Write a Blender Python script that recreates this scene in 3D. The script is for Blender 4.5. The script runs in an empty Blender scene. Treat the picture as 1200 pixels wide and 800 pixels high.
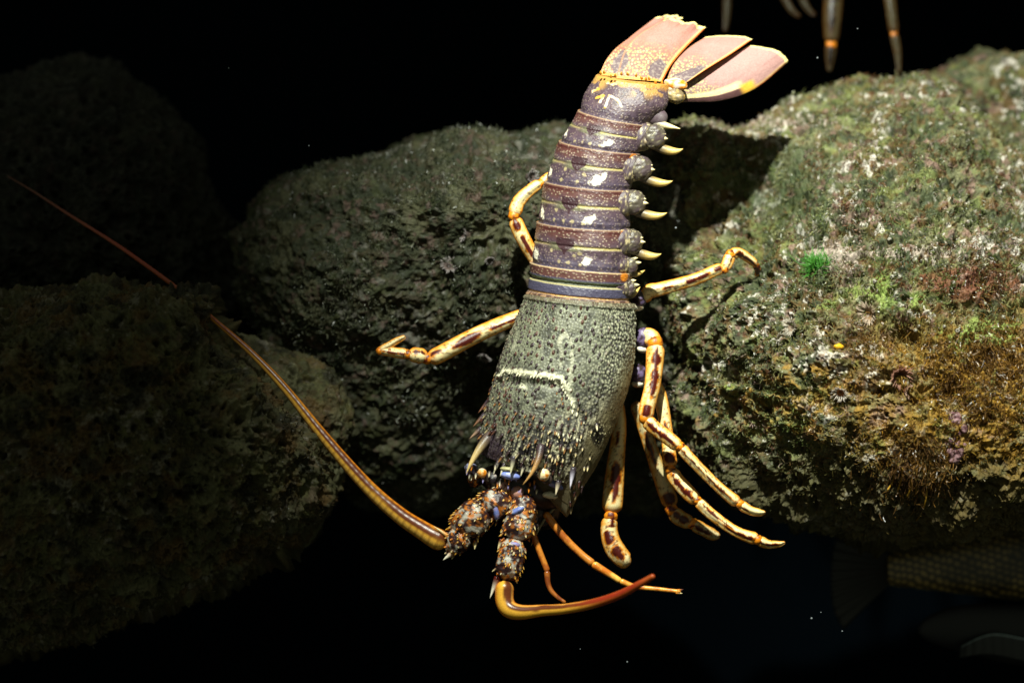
import bpy, math, os
import numpy as np
from mathutils import Vector, Matrix

# ------------------------------------------------------------------ scale
# Lengths are written in "units" of 0.7 mm: x to the right, y downwards, d away from the glass
# (d = 0 is the plane in which the big lobster hangs).  MP() turns them into metres.
S = 0.0007
D = 1.2
def MP(p):
    p = np.asarray(p, float)
    k = S * (1 + p[..., 2] * S / D)
    return np.stack([(p[..., 0] - 600) * k, p[..., 2] * S, (400 - p[..., 1]) * k], -1)
def MV(x, y, d): return Vector(MP(np.array([x, y, d])))

# ------------------------------------------------------------------ camera, world, lamp, exposure
sc = bpy.context.scene
cam = bpy.data.cameras.new('camera'); cam_o = bpy.data.objects.new('camera', cam)
sc.collection.objects.link(cam_o); sc.camera = cam_o
cam_o.location = (0, -D, 0); cam_o.rotation_euler = (math.radians(90), 0, 0)
cam.sensor_width = 36; cam.lens = 36 * D / (1200 * S)
cam.clip_start = 0.02; cam.clip_end = 50
cam.dof.use_dof = True; cam.dof.focus_distance = D - 0.012; cam.dof.aperture_fstop = 2.3

w = bpy.data.worlds.new('World'); sc.world = w; w.use_nodes = True
bg = w.node_tree.nodes['Background']
bg.inputs[0].default_value = (0.72, 0.80, 0.58, 1); bg.inputs[1].default_value = 0.17

# the tank's lamp hangs above the water, in front and a little to the left of the rocks
lamp = bpy.data.lights.new('tank_lamp', 'SPOT'); lamp_o = bpy.data.objects.new('tank_lamp', lamp)
sc.collection.objects.link(lamp_o)
TGT = MV(1020, 330, 60)
lamp_o.location = (-0.04, -0.98, 1.12)
lamp_o.rotation_euler = (TGT - lamp_o.location).to_track_quat('-Z', 'Y').to_euler()
lamp.energy = 280; lamp.color = (0.96, 1.0, 0.87); lamp.shadow_soft_size = 0.018
lamp.spot_size = math.radians(44); lamp.spot_blend = 1.0

vs = sc.view_settings
vs.view_transform = 'Standard'; vs.look = 'None'; vs.exposure = 0.0; vs.gamma = 1.0; vs.use_curve_mapping = False

# ------------------------------------------------------------------ numeric helpers
rng = np.random.default_rng(7)
def lin(c):
    c = np.asarray(c, float) / 255.0
    return np.where(c <= 0.04045, c / 12.92, ((c + 0.055) / 1.055) ** 2.4)
def hsh(ix, iy, iz, seed=0):
    h = (ix.astype(np.int64) * 374761393 + iy.astype(np.int64) * 668265263 + iz.astype(np.int64) * 2147483647 + seed * 974634777) & 0xffffffff
    h = ((h ^ (h >> 13)) * 1274126177) & 0xffffffff
    h = ((h ^ (h >> 16)) * 2246822519) & 0xffffffff
    return ((h ^ (h >> 15)) & 0xffffff) / float(0xffffff)
def vnoise(p, seed=0):
    p = np.asarray(p, float); i = np.floor(p); f = p - i; f = f * f * f * (f * (f * 6 - 15) + 10); i = i.astype(np.int64)
    r = 0
    for a in (0, 1):
        wx = f[..., 0] if a else 1 - f[..., 0]
        for b in (0, 1):
            wy = f[..., 1] if b else 1 - f[..., 1]
            for c in (0, 1):
                wz = f[..., 2] if c else 1 - f[..., 2]
                r = r + wx * wy * wz * hsh(i[..., 0] + a, i[..., 1] + b, i[..., 2] + c, seed)
    return r * 2 - 1
def fbm(p, octs=5, seed=0, gain=0.5):
    r = 0; a = 1; s = 0; q = np.asarray(p, float)
    for o in range(octs):
        r = r + a * vnoise(q, seed + o * 17); s += a; a *= gain; q = q * 2.03 + 11.3
    return r / s
def worley3(p, seed=0):
    i = np.floor(p).astype(np.int64); best = np.full(p.shape[:-1], 9.0); idv = np.zeros(p.shape[:-1])
    for a in (-1, 0, 1):
        for b in (-1, 0, 1):
            for c in (-1, 0, 1):
                x, y, z = i[..., 0] + a, i[..., 1] + b, i[..., 2] + c
                dx = x + hsh(x, y, z, seed) - p[..., 0]; dy = y + hsh(x, y, z, seed + 1) - p[..., 1]; dz = z + hsh(x, y, z, seed + 2) - p[..., 2]
                d = dx * dx + dy * dy + dz * dz
                m = d < best; best = np.where(m, d, best); idv = np.where(m, hsh(x, y, z, seed + 3), idv)
    return np.sqrt(best), idv
def worley2(u, v, seed=0, jit=0.85):
    iu = np.floor(u).astype(np.int64); iv = np.floor(v).astype(np.int64); z = np.zeros_like(iu)
    best = np.full(u.shape, 9.0); idv = np.zeros(u.shape); du = np.zeros(u.shape); dv = np.zeros(u.shape)
    for a in (-1, 0, 1):
        for b in (-1, 0, 1):
            x, y = iu + a, iv + b
            ox = x + .5 + jit * (hsh(x, y, z, seed) - .5) - u; oy = y + .5 + jit * (hsh(x, y, z, seed + 1) - .5) - v
            d = ox * ox + oy * oy; m = d < best
            best = np.where(m, d, best); idv = np.where(m, hsh(x, y, z, seed + 3), idv); du = np.where(m, ox, du); dv = np.where(m, oy, dv)
    return np.sqrt(best), idv, du, dv
def ss(a, b, x):
    t = np.clip((x - a) / (b - a), 0, 1); return t * t * (3 - 2 * t)
def mix(a, b, t):
    t = np.asarray(t)[..., None]; return a * (1 - t) + b * t
def unit(v): return v / np.maximum(np.linalg.norm(v, axis=-1, keepdims=True), 1e-9)
def crom(pts, n, closed=False):
    """Catmull-Rom through the points, n samples evenly along the length"""
    P = np.asarray(pts, float); k = len(P)
    if closed: Q = np.vstack([P[-1], P, P[0], P[1]]); segs = k
    else: Q = np.vstack([2 * P[0] - P[1], P, 2 * P[-1] - P[-2]]); segs = k - 1
    out = []
    for i in range(segs):
        p0, p1, p2, p3 = Q[i:i + 4]; t = np.linspace(0, 1, 40, endpoint=False)[:, None]
        out.append(.5 * (2 * p1 + (p2 - p0) * t + (2 * p0 - 5 * p1 + 4 * p2 - p3) * t * t + (3 * p1 - p0 - 3 * p2 + p3) * t ** 3))
    out.append(Q[-2][None] if not closed else P[0][None]); out = np.vstack(out)
    L = np.concatenate([[0], np.cumsum(np.linalg.norm(np.diff(out[:, :3], axis=0), axis=1))])
    s = np.linspace(0, L[-1], n + 1 if closed else n)
    r = np.stack([np.interp(s, L, out[:, j]) for j in range(P.shape[1])], 1)
    return r[:-1] if closed else r
def segdist(x, y, poly):
    best = np.full(x.shape, 1e9)
    for (ax, ay), (bx, by) in zip(poly[:-1], poly[1:]):
        dx, dy = bx - ax, by - ay; t = np.clip(((x - ax) * dx + (y - ay) * dy) / (dx * dx + dy * dy), 0, 1)
        best = np.minimum(best, np.hypot(x - ax - t * dx, y - ay - t * dy))
    return best
def gridnormals(P, closed=True):
    """P (n, m, 3), second axis wraps when closed"""
    a = np.gradient(P, axis=0)
    b = (np.roll(P, -1, 1) - np.roll(P, 1, 1)) if closed else np.gradient(P, axis=1)
    return unit(np.cross(a, b))

class MB:
    """collects shapes (in units) and links them as one mesh object with a colour attribute"""
    def __init__(s): s.v = []; s.c = []; s.f4 = []; s.f3 = []; s.n = 0
    def add(s, v, c, f4=None, f3=None):
        v = np.asarray(v, float).reshape(-1, 3); c = np.asarray(c, float)
        if c.ndim == 1: c = np.tile(c, (len(v), 1))
        c = c.reshape(-1, c.shape[-1])
        if c.shape[1] == 3: c = np.hstack([c, np.full((len(c), 1), 0.4)])
        s.v.append(v); s.c.append(c)
        if f4 is not None and len(f4): s.f4.append(np.asarray(f4, np.int64) + s.n)
        if f3 is not None and len(f3): s.f3.append(np.asarray(f3, np.int64) + s.n)
        s.n += len(v)
    def grid(s, P, C, closed=True, caps=True):
        n, m = P.shape[:2]; idx = np.arange(n * m).reshape(n, m)
        a = idx[:-1]; b = idx[1:]
        if closed: q = np.stack([a, np.roll(a, -1, 1), np.roll(b, -1, 1), b], -1).reshape(-1, 4)
        else: q = np.stack([a[:, :-1], a[:, 1:], b[:, 1:], b[:, :-1]], -1).reshape(-1, 4)
        V = P.reshape(-1, 3); f3 = []
        if C.ndim == 1: C = np.tile(C, (n, m, 1))
        Cc = C.reshape(n * m, -1)
        if closed and caps:
            V = np.vstack([V, P[0].mean(0), P[-1].mean(0)]); Cc = np.vstack([Cc, Cc[:m].mean(0), Cc[-m:].mean(0)])
            j = np.arange(m); k = (j + 1) % m
            f3 = np.vstack([np.stack([np.full(m, n * m), k, j], 1), np.stack([np.full(m, n * m + 1), idx[-1][j], idx[-1][k]], 1)])
        s.add(V, Cc, q, f3)
    def build(s, name, mat, parent=None, flip=False):
        V = MP(np.vstack(s.v)); C = np.vstack(s.c)
        f4 = np.vstack(s.f4) if s.f4 else np.zeros((0, 4), int); f3 = np.vstack(s.f3) if s.f3 else np.zeros((0, 3), int)
        if flip: f4 = f4[:, ::-1]; f3 = f3[:, ::-1]
        me = bpy.data.meshes.new(name)
        me.vertices.add(len(V)); me.vertices.foreach_set('co', V.astype(np.float32).ravel())
        nl = f4.size + f3.size; me.loops.add(nl)
        me.loops.foreach_set('vertex_index', np.concatenate([f4.ravel(), f3.ravel()]).astype(np.int32))
        me.polygons.add(len(f4) + len(f3))
        me.polygons.foreach_set('loop_start', np.concatenate([np.arange(len(f4)) * 4, len(f4) * 4 + np.arange(len(f3)) * 3]).astype(np.int32))
        me.update(calc_edges=True); me.validate()
        me.shade_smooth()
        at = me.color_attributes.new('Col', 'FLOAT_COLOR', 'POINT')
        if len(C) == len(me.vertices): at.data.foreach_set('color', C.astype(np.float32).ravel())
        me.materials.append(mat)
        o = bpy.data.objects.new(name, me); sc.collection.objects.link(o)
        if parent:
            o.parent = parent; o.matrix_parent_inverse = Matrix.Translation(-parent.location)
        return o

def tag(o, label=None, cat=None, group=None, kind=None):
    for k, v in (('label', label), ('category', cat), ('group', group), ('kind', kind)):
        if v: o[k] = v
    return o
def empty(name, x, y, d):
    o = bpy.data.objects.new(name, None); sc.collection.objects.link(o); o.location = MV(x, y, d); o.empty_display_size = .02
    return o

# ------------------------------------------------------------------ materials
def attr_mat(name, rough=0.4, spec=0.5, bump=0.0, bscale=900, nvar=0.12, sss=0.0, trans=0.0, usea=True, coat=0.0, fine=2600):
    m = bpy.data.materials.new(name); m.use_nodes = True; nt = m.node_tree; N = nt.nodes; L = nt.links
    b = N['Principled BSDF']
    a = N.new('ShaderNodeAttribute'); a.attribute_name = 'Col'
    tc = N.new('ShaderNodeTexCoord')
    nz = N.new('ShaderNodeTexNoise'); nz.inputs['Scale'].default_value = bscale; nz.inputs['Detail'].default_value = 4
    L.new(tc.outputs['Object'], nz.inputs['Vector'])
    mr = N.new('ShaderNodeMapRange'); mr.inputs['To Min'].default_value = 1 - nvar * 2; mr.inputs['To Max'].default_value = 1 + nvar * 2
    mr.inputs['From Min'].default_value = .2; mr.inputs['From Max'].default_value = .8
    L.new(nz.outputs['Fac'], mr.inputs['Value'])
    mu = N.new('ShaderNodeVectorMath'); mu.operation = 'SCALE'
    L.new(a.outputs['Color'], mu.inputs[0]); L.new(mr.outputs['Result'], mu.inputs['Scale'])
    L.new(mu.outputs['Vector'], b.inputs['Base Color'])
    if usea: L.new(a.outputs['Alpha'], b.inputs['Roughness'])
    else: b.inputs['Roughness'].default_value = rough
    b.inputs['Specular IOR Level'].default_value = spec
    if coat: b.inputs['Coat Weight'].default_value = coat; b.inputs['Coat Roughness'].default_value = .15
    if sss:
        b.inputs['Subsurface Weight'].default_value = sss; b.inputs['Subsurface Radius'].default_value = (.004, .002, .001); b.inputs['Subsurface Scale'].default_value = .6
    if trans:
        t = N.new('ShaderNodeBsdfTranslucent'); mx = N.new('ShaderNodeMixShader'); mx.inputs[0].default_value = trans
        L.new(mu.outputs['Vector'], t.inputs['Color']); L.new(b.outputs[0], mx.inputs[1]); L.new(t.outputs[0], mx.inputs[2]); L.new(mx.outputs[0], N['Material Output'].inputs[0])
    if bump:
        n2 = N.new('ShaderNodeTexNoise'); n2.inputs['Scale'].default_value = fine; n2.inputs['Detail'].default_value = 6
        L.new(tc.outputs['Object'], n2.inputs['Vector'])
        bp = N.new('ShaderNodeBump'); bp.inputs['Strength'].default_value = bump; bp.inputs['Distance'].default_value = .0006
        L.new(n2.outputs['Fac'], bp.inputs['Height']); L.new(bp.outputs['Normal'], b.inputs['Normal'])
    return m
M_shell = attr_mat('lobster_shell', bump=.35, spec=.5)
M_horn = attr_mat('antenna_horn', bump=.15, spec=.6)
M_rock = attr_mat('encrusted_rock', bump=.9, spec=.25, fine=1400, nvar=.22, bscale=500)
M_algae = attr_mat('algae_fronds', spec=.6, nvar=.2, bscale=2000, trans=.25)
M_soft = attr_mat('soft_polyp', spec=.4, trans=.25)
M_fish = attr_mat('fish_skin', spec=.5)
def plain(name, col, rough=.9, var=.3, scale=6):
    m = bpy.data.materials.new(name); m.use_nodes = True; N = m.node_tree.nodes; L = m.node_tree.links; b = N['Principled BSDF']
    nz = N.new('ShaderNodeTexNoise'); nz.inputs['Scale'].default_value = scale; nz.inputs['Detail'].default_value = 6
    tc = N.new('ShaderNodeTexCoord'); L.new(tc.outputs['Object'], nz.inputs['Vector'])
    r = N.new('ShaderNodeValToRGB'); r.color_ramp.elements[0].color = (*[c * (1 - var) for c in col], 1); r.color_ramp.elements[1].color = (*[c * (1 + var) for c in col], 1)
    r.color_ramp.elements[0].position = .3; r.color_ramp.elements[1].position = .7
    L.new(nz.outputs['Fac'], r.inputs[0]); L.new(r.outputs[0], b.inputs['Base Color']); b.inputs['Roughness'].default_value = rough; b.inputs['Specular IOR Level'].default_value = 0
    return m

# ------------------------------------------------------------------ setting: tank back wall and floor
def sheet(name, quad, mat, n=2):
    me = bpy.data.meshes.new(name); me.from_pydata(quad, [], [(0, 1, 2, 3)]); me.update(); me.materials.append(mat)
    o = bpy.data.objects.new(name, me); sc.collection.objects.link(o); o['kind'] = 'structure'; return o
sheet('back_wall', [(-4, 1.6, -1.2), (4, 1.6, -1.2), (4, 1.6, 2.2), (-4, 1.6, 2.2)], plain('dark_water_wall', (.0016, .0032, .0050), var=.25, scale=1.5))
sheet('ground', [(-4, -.8, -.95), (4, -.8, -.95), (4, 1.6, -.95), (-4, 1.6, -.95)], plain('dark_gravel', (.012, .014, .010), var=.5, scale=60))

# ------------------------------------------------------------------ rocks
C_G1 = lin([128, 127, 92]); C_G2 = lin([76, 84, 56]); C_DK = lin([38, 40, 28]); C_OC = lin([176, 132, 44]); C_BR = lin([112, 78, 36])
C_PK = lin([150, 118, 108]); C_WH = lin([226, 218, 206]); C_LG = lin([132, 142, 78]); C_RD = lin([86, 42, 34]); C_OL = lin([92, 86, 54])
def rock_colour(p, zone, seed):
    a = fbm(p / 34, 4, seed + 1); b = fbm(p / 12, 4, seed + 2); c = fbm(p / 60, 3, seed + 3); e = fbm(p / 22, 4, seed + 4); f = fbm(p / 4, 3, seed + 5)
    col = mix(np.broadcast_to(C_G2, p.shape), C_G1, ss(-.25, .3, a + .4 * f))
    col = mix(col, C_BR, ss(.0, .35, b + .3 * c) * .65)
    col = mix(col, C_LG, ss(.1, .45, e + .2 * f) * .6)
    col = mix(col, C_PK, ss(.22, .45, fbm(p / 16, 4, seed + 8)) * .75)
    col = mix(col, C_WH, ss(.28, .40, fbm(p / 8, 3, seed + 9) * .75 + .45 * c) * .85)
    col = mix(col, C_DK, ss(.12, .45, -b + .3 * f) * .7)
    col = mix(col, C_RD, ss(.3, .5, fbm(p / 14, 3, seed + 12)) * .6)
    if zone == 'right':
        x, y = p[..., 0], p[..., 1]
        oc = ss(930, 1130, x + 60 * e) * ss(330, 430, y + 40 * a) * ss(.5, -.25, b)
        col = mix(col, C_OC, oc * .85)
        col = mix(col, lin([128, 76, 54]), ss(.0, .35, np.exp(-(((x - 1140) / 70) ** 2 + ((y - 330) / 26) ** 2)) + .5 * b - .3) * .8)
        col = mix(col, lin([150, 172, 88]), ss(.1, .5, np.exp(-(((x - 1150) / 60) ** 2 + ((y - 388) / 24) ** 2)) + np.exp(-(((x - 1010) / 60) ** 2 + ((y - 345) / 26) ** 2)) + .6 * np.exp(-(((x - 850) / 40) ** 2 + ((y - 440) / 40) ** 2)) + .8 * e - .4) * .75)
        col = mix(col, lin([176, 136, 50]), ss(.1, .5, np.exp(-(((x - 930) / 110) ** 2 + ((y - 470) / 50) ** 2)) + .9 * b - .5) * .6)
        col = mix(col, lin([74, 88, 56]), ss(.1, .4, np.exp(-(((x - 920) / 120) ** 2 + ((y - 230) / 60) ** 2)) + .9 * a - .45) * .7)
        col = mix(col, lin([196, 178, 166]), ss(.1, .3, np.exp(-(((x - 975) / 46) ** 2 + ((y - 300) / 16) ** 2)) + .8 * np.exp(-(((x - 900) / 90) ** 2 + ((y - 142) / 12) ** 2)) + .8 * np.exp(-(((x - 1085) / 60) ** 2 + ((y - 296) / 12) ** 2)) + .9 * f - .45) * .8)
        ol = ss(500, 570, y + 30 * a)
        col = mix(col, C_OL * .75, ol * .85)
    if zone == 'left':
        col = mix(col, C_OL, np.full(p.shape[:-1], .65)); col = mix(col, C_BR, ss(.0, .4, a) * .6); col = mix(col, C_DK * .6, ss(.0, .35, -fbm(p / 26, 4, seed + 18)) * .75); col = mix(col, C_G1, ss(.15, .4, fbm(p / 40, 4, seed + 19)) * .6)
    if zone == 'mid':
        col = mix(col, C_G2 * .9, np.full(p.shape[:-1], .55)); col = mix(col, C_G1 * 1.1, ss(.05, .4, fbm(p / 30, 4, seed + 21)) * .7)
        col = mix(col, C_PK, ss(.33, .45, fbm(p / 11, 3, seed + 20)) * .6)
    col = col * {'right': .66, 'mid': .26, 'left': .52}[zone] * (.26 if seed == 73 else 1)  # middle and upper-left boulders darkened in colour to stand in for lamp fall-off
    return col
ROCKQ = float(os.environ.get('ROCKQ', '1'))
def rock(name, outline, pole, backd, nth, nf, nb, seed, zone, amp=1.0, power=2.0, label=None, cat='rock', pits=1.0, group=None, lobes=()):
    nth = int(nth * ROCKQ); nf = int(nf * ROCKQ); nb = int(nb * ROCKQ)
    rim = crom(outline, nth, closed=True); pole = np.array(pole, float)
    s = np.linspace(0.002, 1, nf); r = np.sin(s * np.pi / 2) ** .9
    k = 1 - (1 - r ** power) ** (1 / power)
    F = np.empty((nf, nth, 3)); F[..., :2] = pole[:2] + r[:, None, None] * (rim[None, :, :2] - pole[:2])
    F[..., 2] = pole[2] + k[:, None] * (rim[None, :, 2] - pole[2])
    t = np.linspace(0, 1, nb + 1)[1:]; rb = np.cos(t * np.pi / 2 * .985) ** .55
    B = np.empty((nb, nth, 3)); B[..., :2] = pole[:2] + rb[:, None, None] * (rim[None, :, :2] - pole[:2])
    B[..., 2] = rim[None, :, 2] + np.sin(t * np.pi / 2)[:, None] * (backd - rim[None, :, 2])
    P = np.concatenate([F, B]); N = gridnormals(P)
    if N[nf // 2, :, 2].mean() > 0: N = -N
    for (lx, ly, lr, lh) in lobes:
        g = np.exp(-((P[..., 0] - lx) ** 2 + (P[..., 1] - ly) ** 2) / lr ** 2)
        P = P.copy(); P[..., 2] -= g * lh * (np.arange(len(P)) < nf)[:, None]
    h = 22 * fbm(P / 95, 3, seed) + 17 * fbm(P / 36, 4, seed + 30)
    rd = 1 - np.abs(fbm(P / 17, 3, seed + 40)) * 2; h = h + 8.0 * (rd - .6)
    h = h + 3.2 * fbm(P / 7.5, 3, seed + 50) + 1.5 * fbm(P / 2.7, 2, seed + 55)
    wd, wi = worley3(P / 13 + .35 * fbm(P / 10, 2, seed + 61)[..., None], seed + 60)
    pit = (wi > .62) * ss(.42, .12, wd); h = h - 11 * pits * pit
    wd2, wi2 = worley3(P / 5.2, seed + 70); h = h - 2.6 * pits * (wi2 > .5) * ss(.42, .15, wd2)
    h = h + 2.0 * (wi2 < .22) * ss(.4, .1, wd2)
    h = np.minimum(h, 26)
    fall = np.ones(len(P)); fall[nf:] = np.linspace(1, .3, nb)
    Q = P + N * (h * amp * fall[:, None])[..., None]
    col = rock_colour(Q, zone, seed)
    rough = np.full(col.shape[:-1] + (1,), .75) - .3 * (fbm(P / 5, 2, seed + 90)[..., None] > .2)
    mb = MB(); mb.grid(Q, np.concatenate([col, rough], -1))
    o = mb.build(name, M_rock, flip=False)
    tag(o, label, cat, group)
    return o, Q[:nf], gridnormals(Q)[:nf] * (-1 if gridnormals(Q)[nf // 2, :, 2].mean() > 0 else 1)

R_out = [(742, 420, 150), (762, 330, 160), (765, 240, 190), (778, 165, 230), (800, 128, 260), (850, 128, 280), (900, 120, 300), (960, 104, 320), (1010, 92, 330), (1060, 84, 335),
         (1100, 92, 335), (1150, 130, 330), (1200, 160, 320), (1330, 200, 300), (1480, 330, 250), (1500, 500, 200), (1400, 600, 160), (1290, 622, 100), (1200, 618, 75), (1150, 626, 70),
         (1100, 634, 66), (1060, 640, 66), (1010, 638, 70), (965, 622, 78), (915, 604, 90), (870, 584, 110), (820, 540, 150), (795, 480, 145), (790, 430, 150)]
R_out = [(800, 430, 150), (786, 380, 160), (772, 330, 170), (765, 240, 190), (778, 175, 235), (800, 144, 262), (850, 146, 285), (900, 136, 300), (960, 118, 320), (1010, 104, 330), (1060, 92, 335)] + R_out[10:]
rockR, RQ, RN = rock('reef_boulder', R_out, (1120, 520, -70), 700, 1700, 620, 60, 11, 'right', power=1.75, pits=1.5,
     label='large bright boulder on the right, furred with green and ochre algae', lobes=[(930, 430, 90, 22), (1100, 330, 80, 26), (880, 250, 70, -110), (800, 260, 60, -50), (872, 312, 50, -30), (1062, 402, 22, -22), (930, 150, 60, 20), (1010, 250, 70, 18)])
rockE, EQ, EN = rock('reef_boulder', [(1085, 110, 400), (1105, 78, 410), (1150, 66, 420), (1200, 62, 420), (1300, 50, 420), (1420, 120, 400), (1400, 300, 380), (1250, 330, 380), (1120, 260, 380)],
     (1220, 190, 330), 760, 500, 170, 30, 23, 'right', label='distant grey-green boulder at the top right corner, behind the bright boulder', amp=.8)
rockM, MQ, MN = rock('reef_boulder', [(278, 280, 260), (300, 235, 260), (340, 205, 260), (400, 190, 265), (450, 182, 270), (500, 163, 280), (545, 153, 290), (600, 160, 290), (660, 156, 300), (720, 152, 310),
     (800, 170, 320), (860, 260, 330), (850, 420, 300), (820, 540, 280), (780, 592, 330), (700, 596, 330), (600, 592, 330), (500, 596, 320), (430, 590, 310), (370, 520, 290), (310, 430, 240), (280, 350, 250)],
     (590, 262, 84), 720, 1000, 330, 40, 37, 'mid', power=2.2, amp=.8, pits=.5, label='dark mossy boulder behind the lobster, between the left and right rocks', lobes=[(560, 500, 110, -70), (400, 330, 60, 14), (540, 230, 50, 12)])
rockL, LQ, LN = rock('reef_boulder', [(-220, 560, 60), (-200, 430, 60), (-100, 350, 60), (0, 338, 60), (70, 336, 55), (130, 330, 50), (175, 338, 42), (205, 336, 30), (235, 334, 18), (252, 350, 12), (253, 372, 12), (272, 402, 14), (296, 426, 16),
     (328, 462, 20), (362, 504, 25), (375, 545, 30), (372, 590, 35), (340, 642, 40), (290, 678, 40), (230, 704, 45), (160, 728, 50), (90, 745, 55), (0, 772, 60), (-120, 760, 60), (-200, 680, 60)],
     (120, 470, -130), 500, 1200, 420, 40, 51, 'left', amp=1.25, power=2.1, label='brown pitted boulder nearest the glass at the lower left')
rockL2, L2Q, L2N = rock('reef_boulder', [(180, 420, 130), (240, 386, 130), (280, 392, 128), (310, 400, 126), (350, 414, 125), (385, 432, 125), (405, 455, 125), (411, 482, 128), (402, 530, 130), (385, 590, 135), (350, 640, 140), (280, 660, 150), (200, 600, 150), (170, 500, 140)],
     (300, 520, 62), 450, 700, 200, 30, 67, 'left', amp=.5, label='small dark boulder half hidden behind the brown pitted boulder, beside the long antenna')
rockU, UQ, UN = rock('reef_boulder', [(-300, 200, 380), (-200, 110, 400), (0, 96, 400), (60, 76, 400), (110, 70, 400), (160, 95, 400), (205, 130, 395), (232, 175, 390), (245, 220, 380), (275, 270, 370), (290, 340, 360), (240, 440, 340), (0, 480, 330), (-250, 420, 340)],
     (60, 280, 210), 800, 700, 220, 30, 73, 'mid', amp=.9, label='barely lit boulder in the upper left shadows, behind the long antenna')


# ------------------------------------------------------------------ the lobster
def pipe(mb, pts, colf, n=60, m=20, flat=1.0, disp=None, ends=True):
    """tapering limb through (x, y, d, r) points; colf(s, phi, P, N) -> colours; phi = 0 faces the glass"""
    C = crom(pts, n) if len(pts) > 2 else np.array([np.array(pts[0]) + (np.array(pts[1]) - np.array(pts[0])) * t for t in np.linspace(0, 1, n)], float)
    c = C[:, :3]; r = np.maximum(C[:, 3], .25); T = unit(np.gradient(c, axis=0))
    k = np.array([0, 0, -1.0]); n1 = k - (T @ k)[:, None] * T; n1 = unit(n1); s1 = unit(np.cross(T, n1))
    if ends:
        u = np.linspace(0, 1, n); L = np.linalg.norm(np.diff(c, axis=0), axis=1).sum()
        e0 = np.clip(u * L / max(r[0], .5), 0, 1); e1 = np.clip((1 - u) * L / max(r[-1], .5), 0, 1)
        r = r * np.sqrt(1 - (1 - e0) ** 2 * .97) * np.sqrt(1 - (1 - e1) ** 2 * .97)
    ph = np.linspace(-np.pi, np.pi, m, endpoint=False)
    P = c[:, None] + r[:, None, None] * (np.cos(ph)[None, :, None] * n1[:, None] * flat + np.sin(ph)[None, :, None] * s1[:, None])
    N = unit(np.cos(ph)[None, :, None] * n1[:, None] + np.sin(ph)[None, :, None] * s1[:, None])
    S_ = np.repeat(np.linspace(0, 1, n)[:, None], m, 1); PH = np.repeat(ph[None], n, 0)
    if disp is not None: P = P + N * disp(S_, PH, P)[..., None]
    mb.grid(P, colf(S_, PH, P, N))
def spine(mb, base, tip, r, c0, c1, bend=(0, 0, 0), n=7, m=7, pw=1.3):
    base = np.array(base, float); tip = np.array(tip, float); t = np.linspace(0, 1, n)[:, None]
    c = base + (tip - base) * t + np.array(bend, float) * (t * (1 - t) * 4)
    T = unit(np.gradient(c, axis=0)); a = np.array([0.3, .2, -1.0]); n1 = unit(a - (T @ a)[:, None] * T); s1 = np.cross(T, n1)
    rr = r * (1 - t[:, 0] ** pw) + .12; ph = np.linspace(0, 2 * np.pi, m, endpoint=False)
    P = c[:, None] + rr[:, None, None] * (np.cos(ph)[None, :, None] * n1[:, None] + np.sin(ph)[None, :, None] * s1[:, None])
    col = mix(np.broadcast_to(np.array(c0, float), (n, m, 3)), np.array(c1, float), np.repeat(ss(.1, .75, t), m, 1))
    mb.grid(P, np.concatenate([col, np.full((n, m, 1), .3)], -1))
def blob(mb, c, r, col, n=16, m=20, noise=0.0, ns=4.0, seed=0, colf=None, rough=.35, rot=0.0):
    c = np.array(c, float); r = np.array(r, float) * np.ones(3)
    th = np.linspace(0.02, np.pi - .02, n)[:, None]; ph = np.linspace(0, 2 * np.pi, m, endpoint=False)[None]
    U = np.stack([np.sin(th) * np.cos(ph), np.cos(th) * np.ones_like(ph), np.sin(th) * np.sin(ph)], -1)
    P = U * r; ca, sa = math.cos(rot), math.sin(rot)
    P = np.stack([P[..., 0] * ca - P[..., 1] * sa, P[..., 0] * sa + P[..., 1] * ca, P[..., 2]], -1) + c
    if noise: P = P + U * (noise * fbm(P / ns, 3, seed))[..., None]
    C = colf(P, U) if colf else np.broadcast_to(np.array(col, float), P.shape)
    mb.grid(P, np.concatenate([C, np.full(P.shape[:2] + (1,), rough)], -1))

IV = lin([240, 220, 164]); OR = lin([226, 134, 24]); MA = lin([84, 22, 14]); YE = lin([232, 176, 64]); PU = lin([82, 64, 74]); PB = lin([84, 80, 104]); WHT = lin([236, 228, 206])
LAV = lin([150, 140, 190]); BLU = lin([126, 142, 214]); SH = lin([94, 98, 78]); DKP = lin([38, 27, 32]); RB = lin([92, 58, 54])

class Frame:
    """centre line, width, depth, slope of the ring and roll of a shell, sampled along its length"""
    def __init__(s, st, n):
        A = np.array(st, float); s.A = crom(np.column_stack([A[:, :3], A[:, 3:]]), n)
        L0 = np.concatenate([[0], np.cumsum(np.linalg.norm(np.diff(A[:, :3], axis=0), axis=1))])
        s.knot = L0 / L0[-1]; s.u = np.linspace(0, 1, n); s.L = L0[-1]
        s.A = np.stack([np.interp(s.u, s.knot, A[:, j]) if False else s.A[:, j] for j in range(A.shape[1])], 1)
    def at(s, u):
        a = np.array([np.interp(u, s.u, s.A[:, j]) for j in range(s.A.shape[1])])
        c = a[:3]; wd, h, sl, roll = a[3], a[4], a[5], math.radians(a[6])
        e = np.array([1, sl, 0.0]); e /= np.linalg.norm(e); k = np.array([0, 0, -1.0])
        return c, wd, h, e * math.sin(roll) + k * math.cos(roll), e * math.cos(roll) - k * math.sin(roll)
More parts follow.
